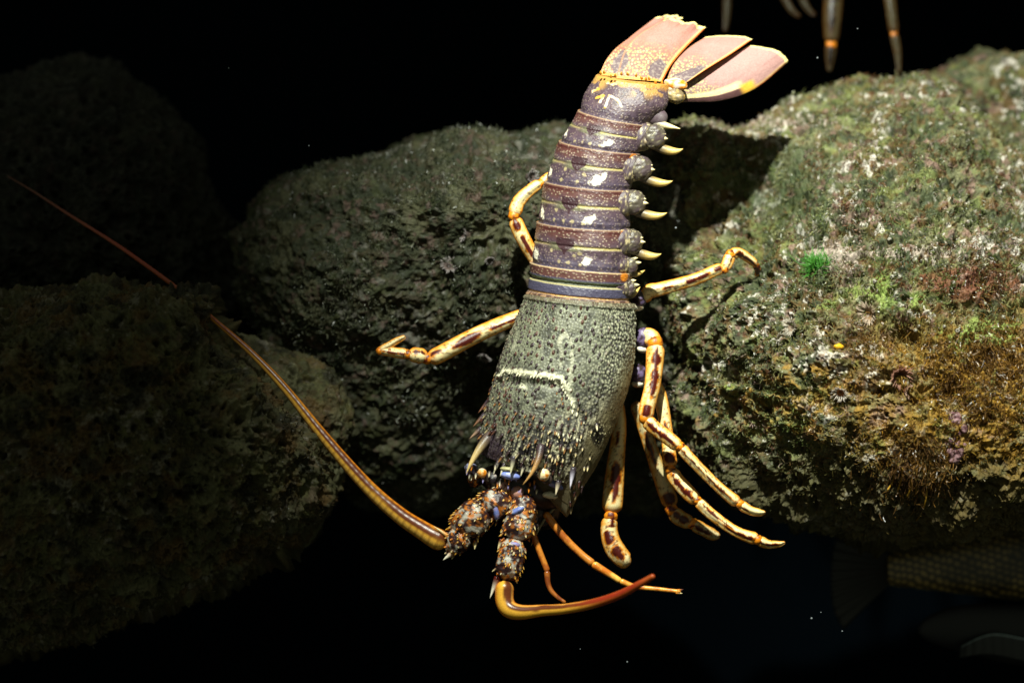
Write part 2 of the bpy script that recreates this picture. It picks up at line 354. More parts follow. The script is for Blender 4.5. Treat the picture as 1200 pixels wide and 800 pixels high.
def shell(fr, m, sag):
    A = fr.A; e = np.stack([np.ones(len(A)), A[:, 5], np.zeros(len(A))], 1); e = unit(e); k = np.array([0, 0, -1.0]); ro = np.radians(A[:, 6])[:, None]
    nn = e * np.sin(ro) + k * np.cos(ro); s_ = e * np.cos(ro) - k * np.sin(ro)
    T = unit(np.gradient(A[:, :3], axis=0)); ph = np.linspace(-np.pi, np.pi, m, endpoint=False)
    cp = np.cos(ph); sp = np.sin(ph)
    P = A[:, None, :3] + (A[:, 4])[:, None, None] * cp[None, :, None] * nn[:, None] * np.where(cp > 0, 1, .55)[None, :, None] + (A[:, 3])[:, None, None] * sp[None, :, None] * s_[:, None]
    P = P + T[:, None] * (sag * np.maximum(cp, 0))[None, :, None]
    U = np.repeat(fr.u[:, None], m, 1); PH = np.repeat(ph[None], len(A), 0)
    return P, U, PH

def rooted(root): return root
lob = empty('spiny_lobster', 660, 400, 0)
tag(lob, 'large spiny lobster with purple banded tail and orange legs, hanging head down before the boulders', 'lobster')
body = MB()

# --- abdomen
K = 1.045
abd_st = [(742, 93, 14, 45, 34, .15, -22), (735, 116, 12, 52, 39, .18, -26), (723, 138, 9, 46, 38, .24, -27), (705, 172, 6, 47.5 * K, 40, .19, -28), (691, 217, 3, 51.5 * K, 42, .13, -28), (686, 264, 2, 55.5 * K, 46, .11, -28),
          (683, 313, 2, 59.5 * K, 50, .13, -28), (680, 352, 2, 63, 54, .12, -26)]
FA = Frame(abd_st, 620)
kn = FA.knot; edges = [kn[0], kn[2], kn[3], kn[4], kn[5], kn[6], 1.0001]
P, U, PH = shell(FA, 420, 5.0)
seg = np.clip(np.searchsorted(edges, FA.u, side='right') - 1, 0, 5); e0 = np.array(edges)[seg]; e1 = np.array(edges)[seg + 1]
tau = (FA.u - e0) / (e1 - e0)
SG = np.repeat(seg[:, None], 420, 1); TA = np.repeat(tau[:, None], 420, 1)
TAw = np.clip(TA + .015 * fbm(np.stack([PH * 3, SG * 5.0, TA], -1), 2, 3), 0, 1)
mult = 1.035 - .02 * ss(0, .4, tau) - .022 * np.exp(-((tau - .45) / .035) ** 2) - .01 * ss(.45, .6, tau) - .035 * ss(.85, 1, tau)
mult = np.where(seg == 0, 1.0 - .03 * ss(.8, 1, tau), mult)
mult = np.where(seg == 5, 1.045 - .03 * ss(0, .35, tau) - .05 * np.exp(-((tau - .42) / .05) ** 2) - .03 * np.exp(-((tau - .8) / .03) ** 2) + .03 * ss(.84, .92, tau), mult)
Cc = FA.A[:, None, :3]; P = Cc + (P - Cc) * mult[:, None, None]
q = P / 1.0
uu = PH * 52; vv = U * FA.L
wd, wi, _, _ = worley2(uu / 3.6, vv / 3.6, 5); dots = (wi > .35) * ss(.36, .18, wd)
P = P + unit(P - Cc) * (dots * .35 + .5 * fbm(P / 9, 3, 4) + 1.0 * fbm(P / 24, 2, 9))[..., None]
deg = np.degrees(PH); mid = deg
n1 = fbm(P / 10, 3, 21); n2 = fbm(P / 3.5, 3, 22)
col = np.broadcast_to(PU, P.shape).copy()
col = mix(col, PB * .8, ss(.55, 1, TAw) * (.25 + .12 * SG)); col = mix(col, DKP, ss(.0, .5, n1) * .5); col = mix(col, lin([112, 92, 92]), ss(.1, .5, n2) * .5)
red = (TAw < .42) & (SG > 0)
col = np.where(red[..., None], mix(np.broadcast_to(RB, P.shape), PU, ss(.14, .42, TAw + .12 * n1)), col)
col = mix(col, lin([182, 164, 140]), dots * np.where(red, .55, .28) * (wi > .5))
ol = np.exp(-((TAw - .455) / .03) ** 2) * (SG > 0)
wide = ss(30, 8, np.abs(mid)) * ss(.36, .40, TAw) * ss(.60, .52, TAw) * (SG > 0) + ss(-35, -60, mid) * ss(.36, .40, TAw) * ss(.56, .5, TAw) * (SG > 0) + ss(20, 60, mid) * 0
col = mix(col, lin([108, 108, 76]), np.clip(wide, 0, 1) * .8)
col = mix(col, lin([176, 160, 96]), np.clip(ol, 0, 1) * ss(6, 14, mid + 8 * n1) * .9 + np.clip(ol, 0, 1) * ss(-14, -30, mid) * .5)
tri = (np.abs(mid) < 10 * (1 - ss(.40, .62, TAw)) + 1.5) & (TAw > .25) & (TAw < .66) & (SG > 0)
col = np.where(tri[..., None], lin([58, 34, 40]), col)
edge = ss(.035, .012, TA) * (SG > 0); col = mix(col, lin([164, 136, 106]), edge * .8); col = mix(col, lin([84, 30, 24]), ss(.04, .055, TA) * ss(.16, .07, TA) * (SG > 0) * .7)
col = mix(col, DKP * .7, (ss(.05, .07, TA) * ss(.11, .08, TA) * (SG > 0)) * .5)
for sgn in (-1, 1):   # the pale blotches either side of the back
    jit = hsh(SG.astype(int), SG.astype(int) * 0 + (sgn > 0), SG.astype(int) * 0, 9)
    a = (deg - (sgn * (31 if sgn > 0 else 50) - 34 * sgn * (TAw - .7) + 5 * (jit - .5))) / (6.0 + 2.5 * jit); b = (TAw - .74) / (.11 + .05 * jit)
    col = mix(col, WHT, ((SG > 0) & (SG < 5)) * ss(1.15, .75, np.sqrt(a * a + b * b) + .9 * n2))
    for (pa, pt, pr) in ((12, .66, 2.6), (20, .86, 2.2), (6, .84, 2.2), (18, .60, 2.4)):
        a = (deg - sgn * pa) / pr; b = (TAw - pt) / .045
        col = mix(col, lin([176, 160, 120]), ((SG > 0) & (SG < 5)) * ss(1.2, .7, np.sqrt(a * a + b * b) + .8 * n2) * .8 * (hsh(SG.astype(int), SG.astype(int) * 0 + int(pa), SG.astype(int) * 0 + sgn, 3) > .45))
# first segment
f5 = SG == 5
c5 = np.broadcast_to(PB * .72, P.shape).copy(); c5 = mix(c5, RB, ss(.30, .24, TAw)); c5 = mix(c5, lin([188, 160, 120]), ss(.04, .02, TA)); c5 = mix(c5, lin([84, 92, 66]), ss(.30, .34, TAw) * ss(.46, .42, TAw))
c5 = mix(c5, lin([170, 160, 110]), np.exp(-((TAw - .47) / .02) ** 2)); c5 = mix(c5, lin([214, 168, 100]), np.exp(-((TAw - .80) / .025) ** 2))
c5 = mix(c5, mix(np.broadcast_to(lin([74, 52, 44]), P.shape), lin([150, 118, 90]), ss(0, .3, n2)), ss(.82, .86, TAw)); c5 = mix(c5, lin([190, 172, 140]), dots * .4 * (TAw < .28))
col = np.where(f5[..., None], c5, col)
# last segment before the fan: pale scribbles
f0 = SG == 0
px, py = P[..., 0], P[..., 1]
scr = [[(712, 97), (718, 99), (724, 96), (730, 98)], [(722, 98), (724, 90), (728, 94)], [(714, 112), (709, 126)], [(699, 115), (707, 112), (703, 120)], [(716, 113), (724, 117), (728, 125)], [(694, 108), (701, 104)]]
dd = np.minimum.reduce([segdist(px, py, s_) for s_ in scr]); front = np.abs(deg) < 100
col = mix(col, mix(np.broadcast_to(WHT, P.shape), YE, ss(-.1, .3, n1)), (f0 & front) * ss(1.9, .8, dd + 1.2 * n2) * .9)
col = mix(col, lin([196, 140, 58]), f0 * ss(.14, .03, TA + .12 * n1) * .85)
col = mix(col, lin([196, 150, 76]), f0 * ss(.0, .25, n1) * ss(.42, .15, TA) * .7 * ss(14, 30, np.abs(deg)))
# undersides: pale
col = mix(col, lin([150, 120, 84]), ss(115, 140, np.abs(deg)))
# orange hinge at the end of each tergite
for i in range(1, 6):
    for sgn in (1, -1):
        dd = np.hypot((deg - sgn * 76) / 7, (TA - .10) / .14); col = mix(col, OR, (SG == i) * ss(1.1, .8, dd) * .85)
body.grid(P, np.concatenate([col, np.full(P.shape[:2] + (1,), .42)], -1))

def frec(c0, c1, t=.1, sc_=4.0, sd=3): return lambda P, U: mix(np.broadcast_to(c0, P.shape), c1, ss(t, t + .2, fbm(P / sc_, 3, sd)))
def knobcol(P, U):
    wd, wi = worley3(P / 3.4, 77); c = mix(np.broadcast_to(lin([82, 74, 64]), P.shape), lin([168, 158, 122]), ss(.42, .2, wd) * (wi > .3)); return mix(c, PU * .8, ss(.0, .4, fbm(P / 7, 3, 78)) * .7)
pl_u = [(kn[2] + .055, 1.32, 2.10, .0), (kn[3] + .075, 1.24, 2.02, .0), (kn[4] + .06, 1.18, 1.92, .0), (kn[5] + .055, 1.10, 1.72, .0), (kn[6] - .022, 1.05, 1.28, 0), (kn[6] + .075, 1.02, 1.16, 0)]
for i, (u, sk, st_, _) in enumerate(pl_u):
    c, wd_, h_, nn, s_ = FA.at(u); dn = np.array([-.15, .99, 0])
    big = i < 4
    for sg in (1, -1):
        def at(sm, nm, ax=0.0):
            if sg < 0: sm, nm = .80 + (sm - .8) * .10, nm - .45 - (sm - .8) * .9
            return c + s_ * sg * sm * wd_ + nn * nm * wd_ + dn * ax
        r0 = 13 if big else 9
        # side plate running from the back down to the spines
        pipe(body, [(*at(.78, .34, -4), 9), (*at(.95, .12, 0), 17 if big else 10), (*at(sk * .96, -.06, 3), 15.5 if big else 8)], lambda S_, PH_, P_, N_: np.concatenate([mix(mix(np.broadcast_to(PU * .8, P_.shape), lin([92, 86, 66]), ss(.3, .9, S_)), lin([180, 164, 124]), ss(.15, .4, fbm(P_ / 2.6, 3, 71))), np.full(S_.shape + (1,), .45)], -1), n=40, m=36, flat=.6, disp=lambda S_, PH_, P_: 1.6 * fbm(P_ / 5, 3, 70))
        blob(body, at(sk * .96, .02, -2), (r0 * 1.08, r0 * 1.15, r0 * .8), None, n=34, m=40, noise=1.6, ns=3.2, seed=i, colf=knobcol)
        blob(body, at(sk * .84, .12, 5), (r0 * .50, r0 * .46, r0 * .5), None, n=20, m=24, noise=1.0, seed=i + 9, colf=frec(lin([66, 52, 50]), lin([140, 122, 96]), .0, 3.0))
        # toothed outer rim
        for j in range(4 if big else 2):
            t = j / 3; b = at(sk * (.98 + .1 * math.sin(t * 3)), -.02, -11 + 13 * t); spine(body, b, b + (s_ if sg > 0 else -nn) * (7.0 + 3.5 * (j == 2)) + dn * (-2.0 + t * 1.5), 3.0 + 1.4 * (j == 2), lin([100, 96, 70]), lin([232, 214, 160]))
        b = at(sk * .96, -.08, 7); tip = at(st_ * .94, -.26, (4, 6, 5, 8, 0, -6)[i]); r = 6.0 if big else 3.4
        spine(body, b, tip, r, lin([86, 76, 66]), lin([226, 190, 104]), bend=np.array([2.5, 5.0, 0]) if big else (0, 2, 0), n=18, m=14, pw=2.3)
# flank spine of the last segment
for sg in (1,):
    c, wd_, h_, nn, s_ = FA.at(kn[1] + .05); b = c + s_ * sg * wd_ * .9
    pipe(body, [(*(c + s_ * sg * wd_ * .62 + nn * 10), 12), (*(c + s_ * sg * wd_ * .98), 11), (*(c + s_ * sg * wd_ * 1.15 + np.array([2, 6, 0])), 7)], lambda S_, PH_, P_, N_: np.concatenate([mix(np.broadcast_to(PU, P_.shape), lin([92, 80, 84]), ss(.3, .9, S_ + .5 * fbm(P_ / 3, 3, 3))), np.full(S_.shape + (1,), .4)], -1), n=24, m=20, flat=.7)
    spine(body, b + np.array([0, 8, 0]), c + s_ * sg * wd_ * 1.62 + np.array([0, 8, 0]), 6, lin([130, 120, 110]), lin([240, 220, 160]), n=12, m=12)

# --- tail fan: five blades, and two added behind them to fill out its shadow
def blade(mb, left, right, dep, nse, curve=6, th=1.6, colf=None, nu=90, nv=160, scal=1.0, bulge=4, tilt=78):
    """left / right: edge polylines from base to tip; dep: depth (left edge, right edge)"""
    Lc = crom([(*p, 0) for p in left], nv); Rc = crom([(*p, 0) for p in right], nv)
    u = np.linspace(0, 1, nu)[None, :, None]; v = np.linspace(0, 1, nv)[:, None]
    P = Lc[:, None] * (1 - u) + Rc[:, None] * u
    u2 = u[..., 0]
    tipn = fbm(np.stack([u2 * 7 + nse + 0 * v, 0 * u2 + 0 * v, 0 * u2 + 0 * v], -1), 2, nse)
    d = unit(P[-1] - P[0]); P = P + d[None] * (tipn * scal * 3 * ss(.75, 1, v))[..., None] + d[None] * (np.sin(u2 * math.pi) ** .8 * bulge * v)[..., None]
    z = dep[0] * (1 - u2) + dep[1] * u2 - curve * np.sin(u2 * math.pi) * (1 - .3 * v) - 3 * v * v
    ribs = .06 * np.sin(u2 * 60 + 2.5 * fbm(P / 12, 2, nse)) * v
    P[..., 2] = z + ribs + .4 * fbm(P / 5, 3, nse) + tilt * v ** 1.1
    edge = np.sqrt(np.clip(np.minimum.reduce([u2 * 14 + 0 * v, (1 - u2) * 14 + 0 * v, (1 - v) * 30 + 0 * u2]), 0, 1))
    Bk = P.copy(); Bk[..., 2] += th * edge + .05; P[..., 2] -= th * .4 * edge
    U = np.broadcast_to(u2, P.shape[:2]); V = np.broadcast_to(v, P.shape[:2])
    C = colf(P, U, V)
    F = np.concatenate([P, Bk[:, ::-1]], 1); CC = np.concatenate([C, C[:, ::-1]], 1)
    mb.grid(F, np.concatenate([CC, np.full(F.shape[:2] + (1,), .4)], -1))
PKF = lin([172, 108, 92]); PKL = lin([176, 138, 132]); 
def fanc(oredge=1, dark=None, sp=.55, tint=PKF, tip=1, lowdark=None):
    def f(P, U, V):
        c = mix(np.broadcast_to(tint, P.shape), PKL, ss(.2, .8, V) * .5 + .4 * fbm(P / 16, 3, 5))
        wd, wi, _, _ = worley2(P[..., 0] / 3.2 , P[..., 1] / 3.2, 31)
        g = ss(sp, sp * .45, V + .12 * fbm(P / 8, 2, 8)); c = mix(c, lin([120, 104, 96]), g * .75); c = mix(c, mix(np.broadcast_to(lin([206, 172, 96]), P.shape), lin([220, 204, 150]), wi), g * ss(.40, .25, wd) * .8)
        c = mix(c, lin([226, 156, 60]), ss(.05, .02, V) * .8)
        if dark:
            for (x, y, a, b, ro) in dark:
                dx = P[..., 0] - x; dy = P[..., 1] - y; ca, sa = math.cos(ro), math.sin(ro)
                r = np.hypot((dx * ca + dy * sa) / a, (-dx * sa + dy * ca) / b)
                r = r + .35 * fbm(P / 6, 3, 16); c = mix(c, mix(np.broadcast_to(lin([104, 88, 92]), P.shape), lin([140, 126, 120]), ss(0, .4, fbm(P / 3, 3, 6))), ss(1.1, .96, r))
        if oredge: c = mix(c, lin([206, 98, 28]), ss(.95, .985, U)); c = mix(c, lin([236, 196, 120]), ss(.90, .94, U) * ss(.985, .95, U) * .6)
        c = mix(c, lin([206, 140, 96]), ss(.04, .012, U) * .6)
        if tip: c = mix(c, lin([246, 226, 150]), ss(.965, .985, V + .01 * fbm(P / 3, 2, 9)))
        if lowdark: c = mix(c, lin([92, 62, 62]), ss(lowdark, lowdark + .04, U) * ss(.62, .56, V)); c = mix(c, IV, ss(lowdark - .22, lowdark - .12, U) * ss(lowdark + .02, lowdark - .02, U) * ss(.6, .5, V)); c = mix(c, YE, ss(.50, .56, V) * ss(.68, .62, V) * ss(.7, .8, U))
        return c
    return f
blade(body, [(705, 84), (716, 66), (738, 44), (768, 21)], [(742, 92), (756, 66), (775, 40), (800, 22)], (34, 26), 3, colf=fanc(1, [(709, 76, 12, 6, -1.0), (727, 72, 13, 6, -1.0)]), curve=2)
blade(body, [(702, 88), (712, 68), (730, 50), (772, 24)], [(745, 92), (752, 74), (762, 50), (790, 20)], (22, 16), 7, colf=fanc(1, [(727, 72, 14, 7, -1.0)], tint=lin([178, 96, 74])), curve=4)
blade(body, [(722, 92), (732, 60), (750, 40), (778, 24)], [(776, 96), (787, 76), (804, 56), (826, 34)], (8, 14), 11, colf=fanc(1, [(727, 74, 13, 7, -1.05), (772, 82, 11, 12, .15)], sp=.62), curve=7, bulge=3, scal=1.8)
blade(body, [(780, 98), (787, 80), (800, 62), (828, 42)], [(806, 96), (830, 80), (856, 64), (882, 46)], (18, 10), 15, colf=fanc(1, [(808, 88, 24, 7, -.28)], tint=lin([164, 116, 108])), curve=4)
blade(body, [(786, 100), (815, 90), (845, 72), (877, 54)], [(800, 120), (845, 118), (885, 104), (923, 73)], (14, 18), 19, colf=fanc(1, None, sp=.42, tint=lin([170, 128, 124]), lowdark=.80), curve=5, bulge=11, scal=.5)
blade(body, [(722, 92), (730, 66), (742, 46), (764, 30)], [(732, 92), (744, 66), (758, 46), (780, 30)], (100, 20), 23, colf=fanc(1, None), curve=2, tilt=60)
blade(body, [(722, 94), (732, 74), (744, 56), (760, 42)], [(732, 94), (744, 74), (756, 56), (774, 42)], (150, 40), 29, colf=fanc(1, None), curve=2, tilt=60)
# peduncle of the fan
blob(body, (790, 112, 0), (14, 9, 8), None, n=40, m=44, noise=3.0, ns=6, colf=lambda P, U: mix(mix(np.broadcast_to(lin([120, 104, 78]), P.shape), lin([176, 150, 96]), ss(0, .4, fbm(P / 5, 3, 2))), YE, ss(.75, .95, np.abs(U[..., 0]))), rot=.3)
blob(body, (792, 99, 2), (14, 7, 8), None, n=20, m=24, noise=1.5, colf=lambda P, U: mix(np.broadcast_to(lin([216, 190, 170]), P.shape), OR, ss(-.1, .3, fbm(P / 4, 2, 2))), rot=.2)
for k in range(13):
    x = 704 + k * 6.0 + rng.normal(0, 2); y = 86 + (x - 704) * .14 + rng.normal(0, 2); spine(body, (x, y, -22 + 24 * abs((x - 735) / 40) ** 2), (x + rng.normal(0, 1), y - 3.5, -26 + 24 * abs((x - 735) / 40) ** 2), 1.7, OR * .8, YE, n=5, m=6)

# --- carapace
car_st = [(682.5, 349, 0, 66.5, 58, .11, -25), (677, 385, -1, 74, 64, .17, -24), (666, 428, -4, 80, 68, .25, -23), (652, 472, -8, 79, 66, .30, -23), (638, 510, -12, 75, 58, .33, -22), (626, 535, -12, 70.5, 48, .34, -22), (620, 549, -10, 67, 40, .34, -22)]
FC = Frame(car_st, 430); nph = 760
P, U, PH = shell(FC, nph, 4.0)
Cc = FC.A[:, None, :3]; R = unit(P - Cc)
deg = np.degrees(PH); uu = PH * 74; vv = U * FC.L; px, py = P[..., 0].copy(), P[..., 1].copy()
front = np.abs(deg) < 110
n1 = fbm(P / 14, 3, 121); n2 = fbm(P / 4, 3, 122); n3 = fbm(P / 30, 2, 123)
wf, wfi, fu, fv = worley2(uu / 3.2, vv / 3.6, 131, .8)
wm, wmi, mu_, mv_ = worley2(uu / 7.6, vv / 10.0, 141, .85)
side = ss(30, 62, deg) + ss(-30, -62, deg) * .6
gran = ss(.46, .22, wf) * (wfi > .12)
mr_ = np.hypot(mu_ * 1.1, mv_ * .85); darkspot = ss(.33, .22, mr_) * (wmi > .25); ring_ = ss(.52, .38, mr_) * (1 - darkspot) * (wmi > .25)
h = .4 * gran + 1.5 * ss(.30, .05, mr_) * (wmi > .25) + 1.6 * n3 + .7 * n1
groove = segdist(px, py, [(585, 446), (600, 448), (655, 452), (668, 466), (684, 494), (700, 520)]); h = h - 3.2 * np.exp(-(groove / 5) ** 2) * front
ridge = segdist(px, py, [(587, 441), (593, 434), (612, 436), (640, 440), (655, 443), (663, 454), (674, 478)]); h = h + 2.6 * np.exp(-(ridge / 4) ** 2) * front
col = mix(np.broadcast_to(lin([72, 73, 62]), P.shape), lin([114, 115, 97]), ss(-.3, .35, n1 + .5 * n2))
col = mix(col, lin([38, 34, 32]), ss(.36, .6, wf) * (.35 + .55 * side))
col = mix(col, lin([188, 186, 156]), gran * (.16 + .78 * side) * (.4 + .6 * wfi))
col = mix(col, lin([150, 156, 126]), ring_ * .5 * (1 - side))
col = mix(col, mix(np.broadcast_to(lin([46, 30, 34]), P.shape), lin([84, 52, 40]), ss(.75, .95, wmi)), darkspot * (1 - .75 * side))
# ivory ridge behind the head and the paired lines on the back
col = mix(col, lin([220, 216, 184]), front * ss(4.6, 1.2, ridge + 5.0 * n2 - 2.5 * np.exp(-((px - 652) ** 2 + (py - 447) ** 2) / 90)) * ss(-75, -68, deg) * .95)
lines = [[(655, 404), (657, 394), (663, 392), (669, 398), (671, 410), (669, 440), (668, 452)], [(657, 396), (658, 412), (657, 428)], [(605, 398), (600, 412)], [(663, 448), (672, 474), (676, 494), (664, 500), (650, 506)], [(676, 494), (684, 512), (682, 522)], [(628, 472), (638, 471)], [(610, 452), (614, 454)]]
for ln, wid, st_ in zip(lines, (2.0, 1.6, 1.6, 3.2, 3.0, 2.0, 3.0), (.45, .35, .35, .6, .5, .5, .8)):
    col = mix(col, lin([206, 204, 176]), front * ss(wid + .8, wid * .4, segdist(px, py, ln) + 3.2 * n2 + 1.2 * n1) * st_)
col = mix(col, lin([26, 20, 18]), front * ss(7, 2, segdist(px, py, [(600, 432), (640, 436), (662, 440)]) ) * ss(436, 430, py - .08 * (px - 600)) * .55)
# head end: darker purple, with pale freckles
hd = ss(478, 535, py + .35 * (px - 620)) * front
col = mix(col, mix(np.broadcast_to(lin([44, 34, 44]), P.shape), lin([96, 92, 92]), ss(0, .4, n2)), hd * .75)
stk = fbm(np.stack([uu / 3.4, vv / 11.0, 0 * uu], -1), 3, 161)
col = mix(col, lin([22, 17, 20]), hd * ss(.02, .22, stk) * .9); col = mix(col, lin([206, 200, 166]), hd * ss(.16, .34, -stk) * .85)
col = mix(col, lin([216, 206, 168]), hd * ss(.28, .14, wf) * (wfi > .55)); pre = ss(440, 500, py) * front * (1 - hd); col = mix(col, lin([36, 28, 28]), pre * ss(.14, .32, stk) * .7)
col = mix(col, lin([56, 42, 54]), front * ss(22, 12, np.hypot((px - 574) , (py - 528) * .8)) * .9)
# smooth brown lower flank on the right, dark eye of the flank
fl = ss(60, 84, deg + 18 * ss(440, 520, py)) * ss(395, 450, py)
col = mix(col, mix(np.broadcast_to(lin([84, 74, 50]), P.shape), lin([110, 100, 70]), ss(-.2, .3, n1)), fl * .92); h = h * (1 - .7 * fl)
col = mix(col, lin([20, 16, 16]), front * ss(1.15, .8, np.hypot((px - 700) / 8, (py - 508) / 13)) * .9)
col = mix(col, lin([226, 214, 170]), front * ss(14, 8, np.hypot((px - 702), (py - 506) * .8)) * ss(.3, .15, wf) * (wfi > .5))
col = mix(col, lin([90, 70, 52]), ss(112, 130, np.abs(deg)) * .9)
rim = ss(.030, .012, U) ; h = h + 2.0 * np.exp(-((U - .022) / .01) ** 2); col = mix(col, lin([96, 82, 60]), rim * .6)
P = P + R * h[..., None] + (unit(np.gradient(FC.A[:, :3], axis=0)))[:, None] * (40 * ss(58, 92, deg) * ss(.70, 1, U) * ss(150, 110, np.abs(deg)))[..., None]
body.grid(P, np.concatenate([col, np.full(P.shape[:2] + (1,), .34) + .2 * (1 - gran[..., None])], -1))
CP, CR = P, R
# forward-pointing spinelets on the shell
ax = unit(np.gradient(FC.A[:, :3], axis=0))
for r_ in range(24):
    u = .05 + .93 * (r_ + .5) / 24
    for c_ in range(27):
        dg = -92 + 176 * (c_ + .5 * (r_ % 2)) / 26 + rng.normal(0, 1.6); uu_ = min(.985, max(.02, u + rng.normal(0, .006)))
        i = int(uu_ * 429); j = int(((dg + 180) / 360) * nph) % nph; p = CP[i, j]; nrm = CR[i, j]
        if dg > 50 and 395 < p[1] < 560 and p[1] > 430: continue
        if abs(p[0] - 574) < 15 and abs(p[1] - 530) < 18: continue
        big = ss(.3, .9, uu_); ln = (2.6 + 4.2 * big) * rng.uniform(.6, 1.4); rr = 1.2 + .9 * big
        if rng.random() < .4: continue
        tip = p + ax[i] * ln * 1.0 + nrm * ln * .35
        ct = (lin([186, 170, 128]), lin([96, 58, 44]), lin([60, 44, 44]), lin([170, 120, 70]))[int(rng.integers(0, 4))]
        spine(body, p - nrm * .6, tip, rr, lin([44, 28, 30]), ct if big > .3 else lin([42, 34, 32]), n=5, m=6)
for (a, b_, n_) in (((590, 435), (655, 443), 13), ((657, 446), (676, 486), 10), ((650, 505), (684, 516), 8)):      # ivory teeth along the ridge
    for k in range(n_):
        t = (k + rng.random() * .6) / n_; x = a[0] + (b_[0] - a[0]) * t; y = a[1] + (b_[1] - a[1]) * t
        dd = np.hypot(CP[..., 0] - x, CP[..., 1] - y) + 1e3 * (CP[..., 2] > 0); i, j = np.unravel_index(np.argmin(dd), dd.shape); p = CP[i, j]
        q_ = rng.uniform(.5, 1.15); p = p + rng.normal(0, .9, 3) * np.array([1, 1, 0]); spine(body, p - CR[i, j], p + ax[i] * 4.6 * q_ + CR[i, j] * 1.6 * q_, 1.9 * q_, lin([206, 200, 170]), lin([240, 232, 200]), n=5, m=6)
def hit(x, y):
    dd = np.hypot(CP[..., 0] - x, CP[..., 1] - y) + 1e3 * (CP[..., 2] > 15); i, j = np.unravel_index(np.argmin(dd), dd.shape); return CP[i, j], CR[i, j]
# the two large horns over the eyes
p, nr = hit(570, 512); spine(body, p - nr * 2 + np.array([4, -4, 0]), (546, 556, p[2] - 16), 6.4, lin([84, 70, 66]), lin([226, 196, 130]), bend=(-3, 0, -6), n=26, m=20)
p, nr = hit(634, 522); spine(body, p - nr * 2, (612, 568, p[2] - 10), 4.6, lin([64, 50, 54]), lin([206, 156, 92]), bend=(4, 2, -7), n=26, m=20)
p, nr = hit(602, 535); spine(body, p - nr, (598, 556, p[2] - 3), 3.6, lin([60, 52, 60]), lin([214, 206, 170]), n=10, m=10)
# cheek spines and pale points along the front edge
for (x, y, tx, ty, r, cc) in ((673, 548, 668, 572, 3.8, lin([206, 200, 216])), (684, 536, 680, 549, 4.4, lin([220, 216, 226])), (690, 522, 689, 533, 3.0, lin([232, 214, 170])), (693, 500, 693, 509, 2.4, lin([232, 214, 170])), (700, 497, 700, 505, 2.2, lin([226, 210, 170])),
        (655, 566, 651, 580, 3.6, lin([206, 190, 160])), (640, 540, 636, 556, 3, lin([190, 170, 120])), (583, 540, 578, 556, 2.6, lin([206, 196, 170])), (590, 543, 586, 558, 2.6, lin([206, 196, 170])), (614, 545, 610, 558, 2.6, lin([190, 180, 150])), (560, 500, 550, 514, 3.6, lin([150, 120, 96])), (563, 486, 554, 500, 3.4, lin([120, 84, 60])), (568, 470, 560, 484, 3, lin([110, 72, 52]))):
    p, nr = hit(x, y); spine(body, p - nr * 1.5, (tx, ty, p[2] - 5), r, lin([52, 42, 50]), cc, n=9, m=9)
for k in range(46):   # freckled little teeth between horns and flank
    x = rng.uniform(640, 694); y = 520 + rng.uniform(-18, 42) - (x - 640) * .25; p, nr = hit(x, y)
    spine(body, p - nr, p + np.array([-1.5, 5, -3]) * rng.uniform(.7, 1.3), 1.7, lin([40, 30, 34]), lin([226, 204, 150]), n=5, m=6)

# --- face below the shell
def cst(c): return lambda P, U: np.broadcast_to(np.array(c, float), P.shape)
blob(body, (612, 572, 8), (52, 22, 36), None, n=30, m=40, noise=5, ns=9, colf=lambda P, U: mix(np.broadcast_to(lin([24, 16, 18]), P.shape), lin([86, 70, 70]), ss(.1, .45, fbm(P / 6, 3, 7))), rot=.33)
blob(body, (628, 594, 20), (30, 26, 28), None, n=30, m=40, noise=5, ns=8, colf=lambda P, U: mix(np.broadcast_to(lin([22, 16, 14]), P.shape), lin([70, 52, 44]), ss(.1, .45, fbm(P / 6, 3, 8))), rot=.3)
def frec(c0, c1, t=.1, sc_=4.0, sd=3): return lambda P, U: mix(np.broadcast_to(c0, P.shape), c1, ss(t, t + .2, fbm(P / sc_, 3, sd)))
blob(body, (598, 557, -42), (12, 5, 6), None, noise=.6, colf=frec(BLU, lin([170, 176, 226]), .1), rot=.15, rough=.3)
blob(body, (599, 550, -42), (13, 3.6, 6), None, noise=.6, colf=frec(lin([176, 170, 120]), DKP, .2), rot=.1)
blob(body, (651, 567, -40), (12, 5, 6), None, noise=.6, colf=frec(BLU * .75, LAV, .1), rot=.45, rough=.3)
blob(body, (646, 580, -30), (10, 5, 7), None, noise=.8, colf=frec(lin([214, 204, 176]), DKP, .25), rot=.1, n=20, m=24)
blob(body, (592, 573, -24), (6.5, 9, 7), None, noise=1, colf=frec(lin([196, 150, 136]), lin([110, 70, 60]), .1), rot=-.1, n=22, m=24)
blob(body, (606, 577, -26), (8, 8, 7), None, noise=1, colf=frec(lin([190, 140, 124]), LAV, .15), rot=-.1, n=22, m=24)
blob(body, (552, 548, -16), (8, 6, 6), None, noise=1, colf=frec(lin([130, 132, 160]), DKP, .15))
blob(body, (557, 560, -8), (9, 11, 9), None, noise=2, colf=frec(DKP, OR, .22), n=24, m=28)
blob(body, (578, 562, -12), (12, 10, 10), None, noise=2, colf=frec(DKP * .6, lin([150, 130, 120]), .3), n=24, m=28)
for k in range(34):
    a = rng.uniform(0, 1); x = 547 + 90 * a; y = 553 + 18 * a + rng.normal(0, 6); z = -20 - 16 * math.sin(a * 3.1) + rng.normal(0, 3)
    spine(body, (x, y - 3, z), (x - 1, y + 4, z - 4), 2.0, DKP, (lin([240, 226, 190]), OR, LAV)[k % 3], n=5, m=6)
